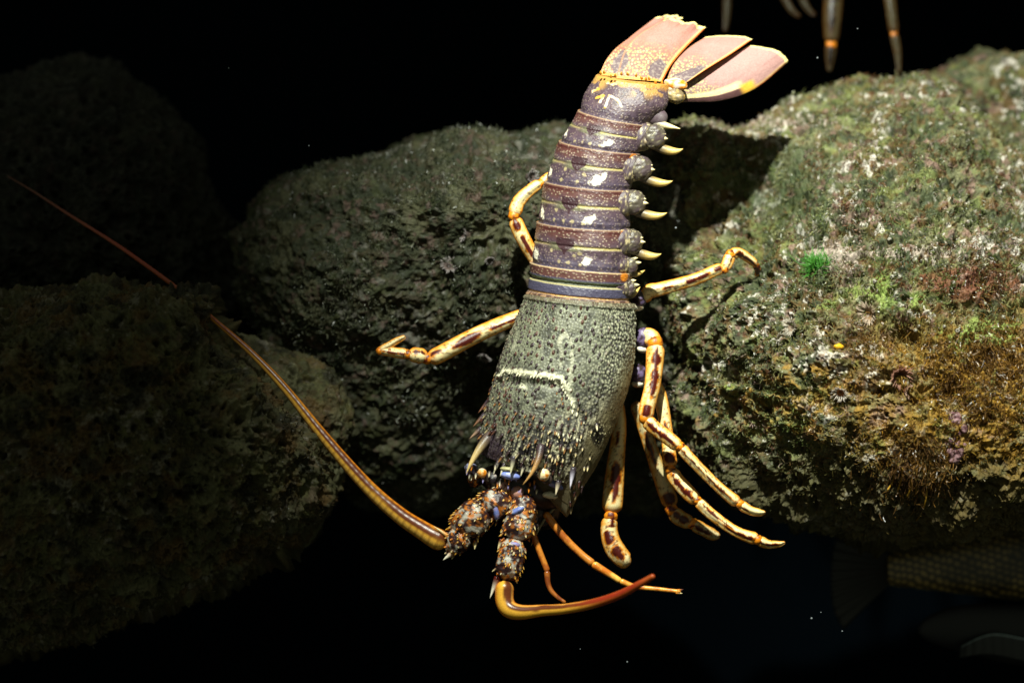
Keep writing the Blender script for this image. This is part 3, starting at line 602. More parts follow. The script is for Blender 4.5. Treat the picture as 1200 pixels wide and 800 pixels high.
for k in range(9):   # mouthparts, a loose bundle
    a = k / 8; pipe(body, [(618 + 26 * a, 590, 8, 5), (620 + 26 * a, 606, 0, 4), (618 + 20 * a, 622 - 6 * a, -4, 2)], lambda S_, PH_, P_, N_: np.concatenate([mix(np.broadcast_to(lin([40, 26, 22]), P_.shape), lin([120, 112, 130]), ss(.1, .4, fbm(P_ / 4, 2, 4))), np.full(S_.shape + (1,), .4)], -1), n=16, m=12)
pipe(body, [(664, 572, 4, 1.8), (652, 592, -4, 1.6), (640, 606, -8, 1.6), (630, 622, -8, 1.6), (622, 640, -6, .8)], lambda S_, PH_, P_, N_: np.concatenate([np.broadcast_to(lin([120, 112, 84]), P_.shape), np.full(S_.shape + (1,), .4)], -1), n=30, m=8)

# --- legs (the ten walking legs)
def legcol(marks, tint=1.0, base=IV, orange=OR, seed=0, belly=None):
    def f(S_, PH_, P_, N_):
        n = fbm(P_ / 6, 3, 200 + seed); a = np.abs(PH_ + .25 * n)
        c = mix(np.broadcast_to(base, P_.shape), YE, ss(.45, 1.1, a + .6 * n) * .8); c = mix(c, orange, ss(.95, 1.35, a) * .85); c = mix(c, lin([150, 84, 40]), ss(2.0, 2.6, a) * .7)
        c = mix(c, orange, ss(.1, .4, n) * .3); c = mix(c, MA, ss(.36, .46, fbm(P_ / 2.2, 2, 230 + seed)) * .8)
        e = np.minimum(S_, 1 - S_); c = mix(c, orange, ss(.06, .02, e) * .6)
        for (s0, s1, pc, pw) in marks:
            sm = (s0 + s1) / 2; sh = (s1 - s0) / 2; wv = pw * (.75 + .5 * fbm(np.stack([S_ * 9, 0 * S_, 0 * S_ + seed], -1), 2, seed + 5))
            r = np.hypot(((S_ - sm) / sh) ** 2, (PH_ - pc + .25 * n) / np.maximum(wv, .05)); c = mix(c, orange * .8, ss(1.4, 1.1, r)); c = mix(c, MA * .8, ss(1.06, .92, r + .35 * fbm(P_ / 2.5, 3, 240 + seed)))
        return np.concatenate([c * tint, np.full(S_.shape + (1,), .3)], -1)
    return f
def leg(segs):
    for i, (pts, marks, tint) in enumerate(segs):
        pipe(body, pts, legcol(marks, tint, seed=i * 7 + len(pts)), n=70, m=30, flat=.85, disp=lambda S_, PH_, P_: .25 * fbm(P_ / 4, 2, 6) + .45 * np.cos(PH_ * 4) + .3 * np.cos(PH_ * 3 + 1))
        x, y, d, r = pts[0]
        if i: blob(body, (x, y, d), r * .86, None, n=14, m=16, noise=.8, ns=3, colf=frec(OR, MA, .05, 3.5))
def coxa(x, y, d, r):
    blob(body, (x, y, d), (r, r * 1.15, r), None, n=22, m=24, noise=1.2, ns=5, colf=frec(lin([104, 88, 122]), lin([44, 28, 30]), -.05, 4.0)); blob(body, (x - 1, y + r * 1.15, d - 1), (r * .7, r * .45, r * .5), None, colf=frec(WHT, OR, .2))
# upper right leg, resting on the boulder
coxa(749, 350, 22, 9)
leg([([(755, 354, 22, 5.5), (760, 342, 20, 8.2), (775, 338, 20, 7.6), (812, 328, 24, 6.8), (838, 317, 30, 6.6), (848, 313, 32, 6)], [(.28, .45, .1, .25), (.55, .82, .0, .55), (.88, .97, -.2, .6)], 1),
     ([(849, 316, 32, 6), (853, 306, 34, 6.5), (856, 297, 36, 7.2)], [(.2, .8, .6, .25)], 1),
     ([(856, 298, 36, 7), (866, 296, 42, 5.6), (878, 303, 50, 4.8), (886, 310, 56, 4.4)], [(.1, .95, .4, .6)], .95),
     ([(885, 309, 56, 4.2), (888, 316, 62, 3.4), (886, 324, 68, 1.6)], [(.1, .8, 0, 2)], .8)])
# front right leg
coxa(755, 396, 6, 11)
leg([([(752, 390, 8, 6), (762, 394, 0, 9.5), (768, 404, -6, 11)], [], 1),
     ([(768, 402, -6, 11), (768, 416, -10, 10.5), (765, 450, -18, 9.2), (758, 480, -24, 8.8), (757, 492, -24, 9)], [(.1, .72, -.1, .52), (.82, .95, 0, 1.0)], 1),
     ([(756, 490, -24, 8.5), (766, 500, -26, 8), (782, 512, -30, 8), (797, 524, -32, 7.5)], [(.08, .9, .25, .42)], 1),
     ([(797, 523, -32, 7), (812, 540, -32, 6.2), (842, 570, -30, 5.8), (866, 590, -26, 7)], [(.02, .9, .15, .26), (.3, .5, -.6, .2)], 1),
     ([(867, 590, -26, 6.5), (878, 597, -25, 5), (889, 600, -24, 4.4), (897, 600, -23, 1.5)], [(.1, .4, .4, .3)], 1)])
# second right leg
coxa(748, 438, 18, 10)
leg([([(752, 436, 22, 9), (772, 460, 18, 8), (782, 510, 8, 7), (786, 548, -2, 8.5)], [(.55, .75, 0, .4), (.86, .97, 0, 1.0)], .95),
     ([(786, 550, -2, 8), (794, 563, -4, 8.4), (806, 576, -6, 8.6), (818, 588, -8, 7.5)], [(.1, .9, .2, .45)], 1),
     ([(817, 586, -8, 7), (835, 603, -10, 6.4), (862, 622, -12, 6.0), (889, 632, -12, 7.4)], [(.1, .6, -.2, .22), (.5, .95, .3, .4)], 1),
     ([(888, 632, -12, 7), (900, 637, -11, 5), (912, 637, -10, 3.6), (920, 635, -9, 1.2)], [(.05, .8, .2, .5)], .85)])
# third right leg, behind the others; its low tint paints in their shade
leg([([(745, 470, 34, 8), (758, 510, 34, 7.5), (775, 560, 36, 9), (788, 594, 38, 10)], [(.3, .6, .2, .4), (.86, .97, 0, .9)], .6),
     ([(787, 597, 38, 9), (796, 606, 38, 9), (812, 614, 38, 8)], [(.15, .85, 0, .6)], .6),
     ([(811, 613, 38, 8), (824, 620, 38, 7), (836, 626, 38, 6.5), (844, 627, 38, 2.5)], [(.1, .7, .2, .4)], .6)])
# fourth right leg, folded under the head
leg([([(722, 470, 34, 9), (726, 498, 30, 8), (722, 540, 26, 10), (718, 588, 20, 12), (717, 602, 18, 10)], [(.28, .40, .2, .4), (.55, .90, -.1, .65)], .85),
     ([(716, 605, 18, 9.5), (714, 618, 16, 9.5), (716, 632, 13, 10.5), (722, 645, 11, 11.5), (732, 656, 10, 10), (739, 660, 10, 6)], [(.05, .22, -.3, .7), (.28, .52, .3, .6), (.58, .86, 0, .6)], .8)])
# upper left leg, coming out from behind the tail
leg([([(650, 345, 34, 8), (628, 306, 26, 7.5), (612, 278, 22, 8.4), (602, 255, 22, 8)], [(.25, .38, .1, .6), (.52, .78, .0, .55), (.84, .99, 0, .55)], 1),
     ([(602, 253, 22, 8), (608, 236, 24, 7.5), (622, 222, 28, 6.5), (634, 214, 32, 6)], [], 1),
     ([(634, 215, 32, 6), (645, 206, 38, 5), (662, 196, 50, 4)], [(.2, .8, 0, .4)], 1)])
# lower left leg
leg([([(640, 362, 26, 8), (604, 373, 14, 8), (560, 392, 4, 9), (520, 413, -2, 9.5), (502, 422, -4, 9)], [(.22, .48, -.1, .38), (.44, .60, .2, .22), (.56, .80, .0, .6), (.88, .97, .5, .7)], 1),
     ([(500, 420, -4, 8), (492, 417, -6, 9), (478, 415, -8, 8)], [(.2, .8, .6, .4)], 1),
     ([(478, 415, -8, 6.5), (462, 413, -10, 5.6), (445, 410, -10, 6)], [(.1, .9, -.1, .35)], 1),
     ([(445, 411, -10, 5.5), (455, 405, -10, 4.2), (465, 399, -8, 3.6), (475, 394, -6, 2.2)], [], .8)])
# short stumps of the far legs, tucked under the body on the left, shade put into their tint
for (y, x) in ((440, 610), (470, 605)):
    leg([([(650, y, 34, 8), (620, y + 12, 44, 8), (x, y + 16, 56, 7)], [(.3, .7, 0, .4)], .7)])
blob(body, (668, 430, 34), (52, 90, 24), None, n=40, m=50, noise=6, ns=20, colf=frec(lin([60, 44, 34]), lin([120, 90, 60]), .1, 10), rot=.22)      # underside of the chest
body.build('body', M_shell, lob)

# --- eyes
for (x, y, d, r, c) in ((637, 556, -62, 7.6, lin([240, 216, 168])), (565, 554, -34, 5.6, lin([226, 176, 110]))):
    e = MB(); blob(e, (x, y, d), r, None, n=34, m=36, noise=.5, ns=3, colf=lambda P, U: mix(mix(np.broadcast_to(c, P.shape), OR, ss(.12, .25, fbm(P / 3.4, 3, 12))), lin([250, 244, 220]), ss(.5, .9, -U[..., 1]) * .6), rough=.2)
    pipe(e, [(x + 2, y + 3, d + 3, r * .95), (x + 7, y + 8, d + 12, r * .8)], lambda S_, PH_, P_, N_: np.concatenate([np.broadcast_to(lin([60, 48, 44]), P_.shape), np.full(S_.shape + (1,), .3)], -1), n=10, m=16)
    e.build('eye', M_shell, lob)

# --- antennae: spiny base of three articles and a long flagellum
def pedcol(S_, PH_, P_, N_):
    n = fbm(P_ / 5, 3, 301); n2 = fbm(P_ / 9, 3, 302)
    c = mix(np.broadcast_to(lin([52, 30, 30]), P_.shape), lin([196, 190, 176]), ss(.08, .25, n2) * ss(2.0, 1.0, np.abs(PH_)) * .8)
    c = mix(c, lin([186, 110, 40]), ss(.12, .3, n)); c = mix(c, lin([40, 22, 24]), ss(.0, .3, -n2) * .6); return np.concatenate([c, np.full(S_.shape + (1,), .32)], -1)
def article(mb, pts, nsp, seed):
    pipe(mb, pts, pedcol, n=80, m=60, disp=lambda S_, PH_, P_: 1.2 * fbm(P_ / 4, 3, seed) + .8 * fbm(P_ / 10, 2, seed))
    A = np.array(pts, float); C = crom(A, 50); T = unit(np.gradient(C[:, :3], axis=0)); k = np.array([0, 0, -1.0])
    rg = np.random.default_rng(seed)
    for q_ in range(nsp):
        i = rg.integers(4, 46); a = rg.uniform(-2.2, 2.2); n1 = unit(k - (T[i] @ k) * T[i]); s1 = np.cross(T[i], n1); nrm = n1 * math.cos(a) + s1 * math.sin(a); r = C[i, 3]
        p = C[i, :3] + nrm * (r - .8); ln = rg.uniform(1.6, 3.6) * (1.5 if abs(a) > 1.2 else 1)
        spine(mb, p, p + nrm * ln * .8 + T[i] * ln, rg.uniform(1.2, 2.2), lin([90, 40, 24]), (lin([240, 190, 96]), lin([232, 214, 160]), OR, YE)[q_ % 4], n=5, m=6)
def flag(mb, pts, n, m, seed, str_ph=.35, ringk=1.0):
    def f(S_, PH_, P_, N_):
        nz = fbm(np.stack([S_ * 14, np.cos(PH_), np.sin(PH_)], -1), 2, seed); a = PH_ - str_ph
        c = mix(np.broadcast_to(lin([240, 178, 60]), P_.shape), lin([226, 128, 30]), ss(.6, 1.3, np.abs(PH_))); c = mix(c, lin([240, 190, 96]), ss(-.2, -.6, PH_) * ss(-1.4, -1.0, PH_) * .6)
        c = mix(c, MA, ss(.62, .38, np.abs(a) + .25 * nz) * (ss(.98, .85, S_) * .95)); c = mix(c, lin([110, 42, 14]), ss(.2, .8, np.sin(S_ * 2600 / 5.2)) * .35 * ringk * ss(.5, .2, S_)); c = mix(c, lin([150, 44, 20]), ss(.40, .7, S_) * .9); c = c * (1 - .75 * ss(.72, 1, S_) * (ringk > 0))[..., None]  # far half reddened and darkened to imitate the lamp beam fading out
        return np.concatenate([c, np.full(S_.shape + (1,), .3)], -1)
    pipe(mb, pts, f, n=n, m=m, disp=lambda S_, PH_, P_: .05 * np.sin(S_ * 2600 / 5.2) * ringk)
a1 = MB(); flag(a1, [(524, 637, -20, 13.5), (510, 630, -20, 12.5), (495, 621, -18, 11.2), (468, 603, -14, 9.8), (432, 571, -8, 8.4), (384, 517, 2, 6.8), (333, 454, 16, 5.0), (292, 411, 28, 3.8), (252, 376, 40, 2.9), (226, 353, 52, 2.5), (200, 332, 66, 2.4), (140, 289, 96, 2.1), (80, 251, 128, 1.5), (40, 225, 150, 1.1), (8, 206, 165, .5)], 1400, 24, 5)
o1 = a1.build('antenna', M_horn, lob)
b1 = MB(); article(b1, [(596, 574, -14, 11), (588, 584, -18, 17), (578, 592, -22, 20), (566, 600, -22, 18)], 44, 11); article(b1, [(572, 594, -22, 17), (558, 604, -24, 21), (546, 618, -24, 20), (540, 630, -24, 15)], 60, 12); article(b1, [(548, 622, -24, 14), (538, 632, -24, 15.5), (528, 638, -22, 14), (522, 638, -21, 12)], 34, 13)
blob(b1, (581, 595, -34), (4.5, 14, 8), None, noise=.8, colf=frec(BLU * .8, LAV, .1), rot=-.1)
spine(b1, (532, 646, -26), (519, 656, -30), 4, lin([150, 90, 40]), WHT, n=10, m=10); spine(b1, (528, 630, -30), (508, 616, -32), 2.6, OR, IV, n=8, m=8); spine(b1, (558, 632, -26), (556, 644, -28), 3, MA, IV, n=8, m=8)
b1.build('antenna_base', M_shell, o1)
a2 = MB(); flag(a2, [(592, 680, -42, 11.5), (591, 695, -44, 11), (592, 706, -46, 11), (598, 714, -50, 10.5), (612, 717, -56, 8.8), (635, 715, -64, 7), (662, 713, -78, 6.2), (695, 707, -96, 5.8), (725, 697, -115, 5.2), (748, 685, -132, 4.4), (767, 674, -146, 3.2)], 420, 26, 6, str_ph=-.5, ringk=0)
o2 = a2.build('antenna', M_horn, lob)
b2 = MB(); article(b2, [(610, 580, -18, 10), (613, 592, -24, 15), (611, 606, -28, 17.5), (606, 622, -32, 18), (603, 634, -34, 14)], 64, 21); article(b2, [(604, 630, -34, 12.5), (600, 645, -36, 15.5), (596, 664, -40, 15), (592, 680, -42, 12)], 56, 22)
blob(b2, (607, 598, -42), (9, 4, 6), None, noise=.8, colf=frec(BLU * .8, WHT, .15), rot=-.5); blob(b2, (602, 638, -45), (8, 3.5, 5), None, noise=.6, colf=frec(LAV * .9, BLU, .1), rot=.1)
spine(b2, (583, 676, -40), (574, 701, -44), 4, MA, WHT, n=10, m=10); spine(b2, (588, 632, -36), (583, 644, -38), 3, MA, IV, n=8, m=8)
b2.build('antenna_base', M_shell, o2)
# --- antennules
def antc(c0, c1): return lambda S_, PH_, P_, N_: np.concatenate([mix(mix(np.broadcast_to(c0, P_.shape), c1, ss(-.1, .3, fbm(P_ / 8, 2, 5))), lin([150, 70, 24]), ss(.9, 1.5, np.abs(PH_)) * .7), np.full(S_.shape + (1,), .3)], -1)
t1 = MB(); pipe(t1, [(638, 600, -6, 5), (660, 628, -10, 4.6), (680, 648, -14, 4.4), (696, 661, -18, 4.8)], antc(lin([196, 122, 42]), lin([160, 84, 28])), n=60, m=14); pipe(t1, [(694, 660, -18, 5), (712, 671, -20, 4.2), (728, 681, -22, 3.6)], antc(lin([240, 180, 80]), lin([200, 110, 30])), n=40, m=14)
pipe(t1, [(726, 680, -22, 3.8), (745, 687, -24, 3.0), (772, 690, -26, 2.6), (798, 693, -28, 2.4)], antc(lin([232, 160, 60]), lin([210, 120, 40])), n=50, m=12); spine(t1, (794, 692, -28), (801, 690, -28), 2.2, OR, RB, n=5, m=6); spine(t1, (792, 694, -28), (800, 695, -28), 2.0, OR, IV, n=5, m=6)
t1.build('antennule', M_horn, lob)
t2 = MB(); pipe(t2, [(622, 618, -6, 4.2), (630, 640, -10, 3.8), (642, 670, -14, 3.6)], antc(lin([196, 122, 42]), lin([160, 84, 28])), n=40, m=12); pipe(t2, [(641, 668, -14, 3.8), (642, 682, -16, 3.2), (646, 692, -18, 3), (654, 700, -20, 2.6), (663, 706, -22, 2)], antc(lin([160, 92, 34]), lin([120, 58, 20])), n=40, m=12)
t2.build('antennule', M_horn, lob)

# ------------------------------------------------------------------ growth on the rocks
def near(Q, N, x, y):
    i, j = np.unravel_index(np.argmin((Q[..., 0] - x) ** 2 + (Q[..., 1] - y) ** 2), Q.shape[:2]); return Q[i, j], N[i, j]
def ribbons(name, Q, N, ok, count, ln, wd, colf, label=None, droop=0.0, curl=1.0, seg=4, seed=1, lift=1.0):
    rg = np.random.default_rng(seed)
    q = Q.reshape(-1, 3); n_ = N.reshape(-1, 3)
    # area weight: thin out the crowded vertices near the middle of the boulder
    da = np.linalg.norm(np.cross(np.gradient(Q, axis=0), np.gradient(Q, axis=1)), axis=-1).reshape(-1)
    wgt = ok(q) * np.minimum(da, np.percentile(da, 99)); wgt = wgt / wgt.sum()
    idx = rg.choice(len(q), count, p=wgt); b = q[idx] + rg.normal(0, .5, (count, 3)); nn = n_[idx]
    L = rg.uniform(.5, 1.4, count)[:, None] * ln; d = unit(nn * lift + rg.normal(0, .55, (count, 3)) + np.array([0, droop, 0]))
    pts = [b - d * .5]; p = b
    for k in range(seg):
        d = unit(d + rg.normal(0, .45 * curl, (count, 3)) + np.array([0, droop * .5, 0])); p = p + d * L / seg; pts.append(p)
    sd = unit(np.cross(d, rg.normal(0, 1, (count, 3)))); V = []; C = []
    c = colf(b, rg)
    for k, p in enumerate(pts):
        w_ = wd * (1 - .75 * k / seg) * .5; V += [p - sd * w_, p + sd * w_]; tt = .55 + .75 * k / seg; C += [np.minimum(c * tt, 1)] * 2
    V = np.stack(V, 1); C = np.stack(C, 1); m = 2 * (seg + 1)
    base = (np.arange(count) * m)[:, None, None]
    f = np.stack([np.array([2 * k, 2 * k + 1, 2 * k + 3, 2 * k + 2]) for k in range(seg)])[None] + base
    mb = MB(); mb.add(V.reshape(-1, 3), np.concatenate([C, np.full(C.shape[:-1] + (1,), .35)], -1).reshape(-1, 4), f.reshape(-1, 4))
    o = mb.build(name, M_algae); tag(o, label, None, None, 'stuff'); return o
def turfcol(b, rg):
    n = fbm(b / 26, 3, 400); n2 = fbm(b / 12, 3, 401); c = mix(np.broadcast_to(lin([92, 100, 56]), b.shape), lin([154, 154, 98]), ss(-.3, .3, n + rg.normal(0, .2, len(b))))
    c = mix(c, lin([132, 88, 56]), ss(.05, .3, n2)); c = mix(c, lin([176, 150, 140]), ss(.28, .4, fbm(b / 15, 3, 402)) * .8)
    oc = ss(900, 1080, b[:, 0] + 60 * n) * ss(350, 430, b[:, 1] + 30 * n2); c = mix(c, lin([190, 138, 40]), oc * .85)
    c = mix(c, lin([106, 130, 62]), ss(.15, .35, fbm(b / 20, 3, 404)) * .6)
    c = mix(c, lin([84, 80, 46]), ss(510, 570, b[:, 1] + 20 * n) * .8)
    w = (rg.random(len(b)) < .015 * ss(600, 420, b[:, 1])); c = np.where(w[:, None], lin([232, 226, 214]), c)
    return c * .72 * rg.uniform(.6, 1.35, (len(b), 1))
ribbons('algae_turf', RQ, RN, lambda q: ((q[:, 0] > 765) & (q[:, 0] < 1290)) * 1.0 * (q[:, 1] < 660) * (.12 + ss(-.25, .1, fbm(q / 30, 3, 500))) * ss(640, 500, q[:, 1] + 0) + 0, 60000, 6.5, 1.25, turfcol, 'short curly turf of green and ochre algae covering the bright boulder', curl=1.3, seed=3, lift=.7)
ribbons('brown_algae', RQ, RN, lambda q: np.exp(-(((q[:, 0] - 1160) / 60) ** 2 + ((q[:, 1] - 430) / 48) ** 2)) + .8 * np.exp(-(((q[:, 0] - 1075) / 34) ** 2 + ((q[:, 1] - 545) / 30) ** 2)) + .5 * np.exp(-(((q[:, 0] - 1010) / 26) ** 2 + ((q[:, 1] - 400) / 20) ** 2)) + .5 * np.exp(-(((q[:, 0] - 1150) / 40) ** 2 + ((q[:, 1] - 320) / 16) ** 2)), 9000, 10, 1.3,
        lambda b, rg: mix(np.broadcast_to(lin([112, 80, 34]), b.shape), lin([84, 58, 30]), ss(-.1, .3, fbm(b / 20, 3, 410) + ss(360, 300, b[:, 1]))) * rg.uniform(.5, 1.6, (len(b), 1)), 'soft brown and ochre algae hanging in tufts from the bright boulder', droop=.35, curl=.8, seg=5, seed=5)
midcol = lambda b, rg: mix(np.broadcast_to(lin([70, 80, 54]), b.shape), lin([130, 132, 106]), ss(-.2, .3, fbm(b / 14, 3, 420))) * .55 * rg.uniform(.6, 1.4, (len(b), 1))
ribbons('algae_turf', MQ, MN, lambda q: ss(-.2, .15, fbm(q / 30, 3, 501)), 26000, 6, 1.5, midcol, 'thin dark algae turf on the mossy boulder behind the lobster', seed=6)
ribbons('algae_turf', LQ, LN, lambda q: (q[:, 0] > -40) * ss(-.2, .2, fbm(q / 30, 3, 502)), 14000, 4.5, 1.2, lambda b, rg: mix(np.broadcast_to(lin([92, 82, 50]), b.shape), lin([120, 108, 74]), rg.random(len(b))) * .45, 'sparse brown algae turf on the pitted boulder at the lower left', seed=7)

# bright green algae tuft
p, n_ = near(RQ, RN, 960, 316); t = MB()
for k in range(420):
    d = unit(n_ * rng.uniform(.2, 1.3) + rng.normal(0, .75, 3)); b = p + rng.normal(0, 3, 3) * np.array([1.6, 1, 1]); L = rng.uniform(11, 25)
    spine(t, b, b + d * L, .55, lin([44, 92, 28]), lin([80, 146, 52]), bend=rng.normal(0, 2, 3), n=5, m=4)
tag(t.build('algae_tuft', M_algae), 'bright green feathery algae tuft on the bright boulder, right of the lobster', 'algae')

def anemone(x, y, r, Q, N, ct, cc, label, nt=46, ln=1.0, group=None, tube=False):
    p, nv = near(Q, N, x, y); root = empty('sea_anemone', *p); tag(root, label, 'anemone', group)
    a = unit(np.cross(nv, [0.2, 1, .1])); b = np.cross(nv, a); m = MB()
    ph = np.linspace(0, 2 * np.pi, 28, endpoint=False); prof = [(.45, -2), (.5, 1), (.62, 2.5), (.70, 3.2), (.55, 3.0), (.35, 2.2), (.16, 1.4), (.06, .8)]
    P = np.stack([p + nv * (h * r / 9) + (np.cos(ph)[:, None] * a + np.sin(ph)[:, None] * b) * (rr * r) for rr, h in prof])
    C = np.stack([np.tile(np.array(c, float), (28, 1)) for c in (cc, cc, ct, ct, cc, cc, cc * .5, cc * .4)]); m.grid(P, np.concatenate([C, np.full(P.shape[:2] + (1,), .4)], -1))
    m.build('column', M_soft, root); m = MB()
    for k in range(nt):
        an = k / nt * 6.283 + rng.normal(0, .1); q = .48 + .2 * rng.random(); d = math.cos(an) * a + math.sin(an) * b; base = p + nv * 2.6 * r / 9 + d * r * q
        spine(m, base, base + (d * rng.uniform(.35, .75) + nv * rng.uniform(.25, .7)) * r * ln, max(.5, r * .065), ct * .8, ct, bend=nv * r * .1 + rng.normal(0, .3, 3), n=6, m=5)
    m.build('tentacles', M_soft, root)
WA = lin([214, 202, 190])
anemone(985, 459, 9, RQ, RN, WA, lin([180, 110, 50]), 'small white anemone with an orange centre on the bright boulder')
anemone(1020, 368, 13, RQ, RN, lin([190, 170, 150]), lin([150, 120, 90]), 'fuzzy pale anemone above the dark hollow in the bright boulder', nt=70)
anemone(1054, 438, 13, RQ, RN, lin([186, 136, 116]), lin([120, 74, 50]), 'pinkish brown anemone among ochre algae on the bright boulder', nt=60)
anemone(1062, 458, 8, RQ, RN, lin([206, 170, 150]), lin([130, 84, 60]), 'smaller pinkish anemone just below the pinkish brown one', nt=40)
anemone(930, 384, 10, RQ, RN, lin([196, 186, 170]), lin([150, 130, 110]), 'ragged whitish anemone left of the fuzzy pale one', nt=40)
anemone(912, 396, 7, RQ, RN, lin([196, 186, 170]), lin([150, 130, 110]), 'tiny whitish anemone at the left of the ragged whitish one', nt=34)
for (x, y, r, lb) in ((568, 415, 10, 'pale round anemone beside the lower left leg of the lobster'), (526, 313, 12, 'dull pinkish anemone in the middle of the mossy boulder'), (546, 275, 10, 'blurred pale anemone on the mossy boulder above the dull pinkish one'),
                      (573, 304, 7, 'small bluish anemone between the tail and the dull pinkish anemone'), (620, 208, 11, 'faint round anemone high on the mossy boulder, left of the tail')):
    anemone(x, y, r, MQ, MN, lin([150, 142, 140]), lin([104, 90, 86]), lb, nt=40, ln=.6)
# folded tube sponge
p, n_ = near(RQ, RN, 1118, 512); t = MB()
for (sx, sy, rr, hh) in ((10, 24, 5.0, 2), (8, 20, 3.2, 6), (4, 13, 2.6, 3)):
    ring = [(*(p + np.array([math.cos(a_) * sx * (1 + .15 * math.sin(a_ * 5)), math.sin(a_) * sy * (1 + .1 * math.cos(a_ * 4)), 0]) + n_ * (hh + 1.5 * math.sin(a_ * 7))), rr * (1 + .3 * math.sin(a_ * 9))) for a_ in np.linspace(.3, 6.0, 26)]
    pipe(t, ring, lambda S_, PH_, P_, N_: np.concatenate([mix(np.broadcast_to(lin([92, 58, 62]), P_.shape), lin([158, 124, 128]), ss(-.2, .3, fbm(P_ / 3, 3, 5))), np.full(S_.shape + (1,), .5)], -1), n=160, m=20, disp=lambda S_, PH_, P_: 1.8 * fbm(P_ / 3, 3, 44))
tag(t.build('folded_sponge', M_soft), 'oval ring of folded pinkish grey sponge on the shaded lower right of the bright boulder', 'sponge')
# dangling yellow thread
p, n_ = near(RQ, RN, 1082, 556); t = MB()
for (pts) in ([(1080, 548), (1086, 570), (1084, 590), (1078, 604), (1070, 612), (1058, 617)], [(1066, 552), (1068, 568), (1063, 582)], [(1050, 548), (1046, 564), (1040, 574)], [(1074, 548), (1074, 572), (1066, 590)], [(1058, 548), (1056, 562), (1051, 578)]):
    pipe(t, [(x, y, near(RQ, RN, x, y)[0][2] - 4 - 3 * math.sin(k), 1.3 - .12 * k) for k, (x, y) in enumerate(pts)], lambda S_, PH_, P_, N_: np.concatenate([np.broadcast_to(lin([176, 136, 44]), P_.shape), np.full(S_.shape + (1,), .4)], -1), n=40, m=6)
tag(t.build('stringy_sponge', M_soft), 'yellow stringy growth dangling over the shaded base of the bright boulder', 'sponge')
p, n_ = near(RQ, RN, 984, 408); t = MB(); blob(t, p + n_ * 2, (6, 3.5, 4), None, n=20, m=24, noise=1.5, colf=frec(lin([226, 176, 40]), lin([150, 110, 30]), .1))
tag(t.build('yellow_sponge', M_soft), 'small lump of yellow sponge on the bright boulder above the white anemone', 'sponge')
# barnacles and limpets: one built, the rest copied
def barnacle_mesh():
    m = MB(); ph = np.linspace(0, 2 * np.pi, 18, endpoint=False); w_ = 1 + .12 * np.cos(ph * 6)
    prof = [(3.0, 0), (2.5, -1.2), (1.9, -2.3), (1.3, -2.9), (1.0, -2.5), (.7, -1.2), (.2, -.9)]
    P = np.stack([np.stack([600 + np.cos(ph) * rr * w_, 400 + np.sin(ph) * rr * w_, np.full(18, h)], 1) for rr, h in prof])
    C = np.stack([np.tile(lin(c), (18, 1)) for c in ([150, 146, 132], [150, 146, 132], [170, 164, 150], [180, 174, 160], [120, 110, 96], [60, 54, 46], [40, 36, 30])])
    m.grid(P, np.concatenate([C, np.full(P.shape[:2] + (1,), .5)], -1)); return m.build('barnacle', M_soft)
b0 = barnacle_mesh(); first = True; rgb = np.random.default_rng(12)
for k in range(44):
    x = rgb.uniform(830, 1195); y = rgb.uniform(150, 470)
    if k % 2: x = rgb.uniform(1040, 1195); y = rgb.uniform(260, 420)
    p, n_ = near(RQ, RN, x, y)
    if p[1] > 520: continue
    o = b0 if first else b0.copy()
    if not first: sc.collection.objects.link(o)
    first = False; o.location = MV(*(p + n_ * 1.0)); o.rotation_euler = Vector((n_[0], n_[2], -n_[1])).to_track_quat('-Y', 'Z').to_euler()
    s_ = rgb.uniform(.4, 1.05); o.scale = (s_, s_, s_); tag(o, 'tiny pale barnacle on the weedy upper half of the bright boulder', 'barnacle', 'tiny pale barnacles dotted over the bright boulder')

# ------------------------------------------------------------------ fish in the dark under the boulder
def fish(path, colf, name='fish', n=520, m=320, flat=.42):
    m_ = MB(); C = crom(path, n); c = C[:, :3]; ph = np.linspace(-np.pi, np.pi, m, endpoint=False)
    P = c[:, None] + C[:, 3][:, None, None] * (np.sin(ph)[None, :, None] * np.array([0, 1.0, 0]) + np.cos(ph)[None, :, None] * np.array([0, 0, -flat]))
    m_.grid(P, colf(P, ph)); return m_
def scales(P, ph):
    x, y = P[..., 0], P[..., 1]; wx = 1.6 * fbm(P / 14, 2, 3); u = (x + .45 * y) / 9.5 + wx * .3; v = (y - .30 * x) / 8.0 + wx * .25
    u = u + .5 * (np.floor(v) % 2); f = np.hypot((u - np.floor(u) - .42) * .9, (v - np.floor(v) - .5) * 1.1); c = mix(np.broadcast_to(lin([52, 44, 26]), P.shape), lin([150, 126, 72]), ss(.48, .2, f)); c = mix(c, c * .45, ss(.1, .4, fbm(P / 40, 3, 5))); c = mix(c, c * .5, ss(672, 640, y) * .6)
    return np.concatenate([c, np.full(c.shape[:2] + (1,), .35)], -1)
f1 = empty('fish', 1200, 665, 300); tag(f1, 'large brown scaly fish resting in the dark under the bright boulder, tail to the left', 'fish')
fm = fish([(1040, 667, 300, 14), (1048, 666, 300, 20), (1090, 664, 300, 27), (1150, 660, 300, 38), (1220, 656, 302, 50), (1320, 654, 305, 62), (1420, 660, 310, 56), (1490, 668, 314, 38), (1530, 674, 316, 16), (1540, 676, 316, 3)], scales); fm.build('body', M_fish, f1)
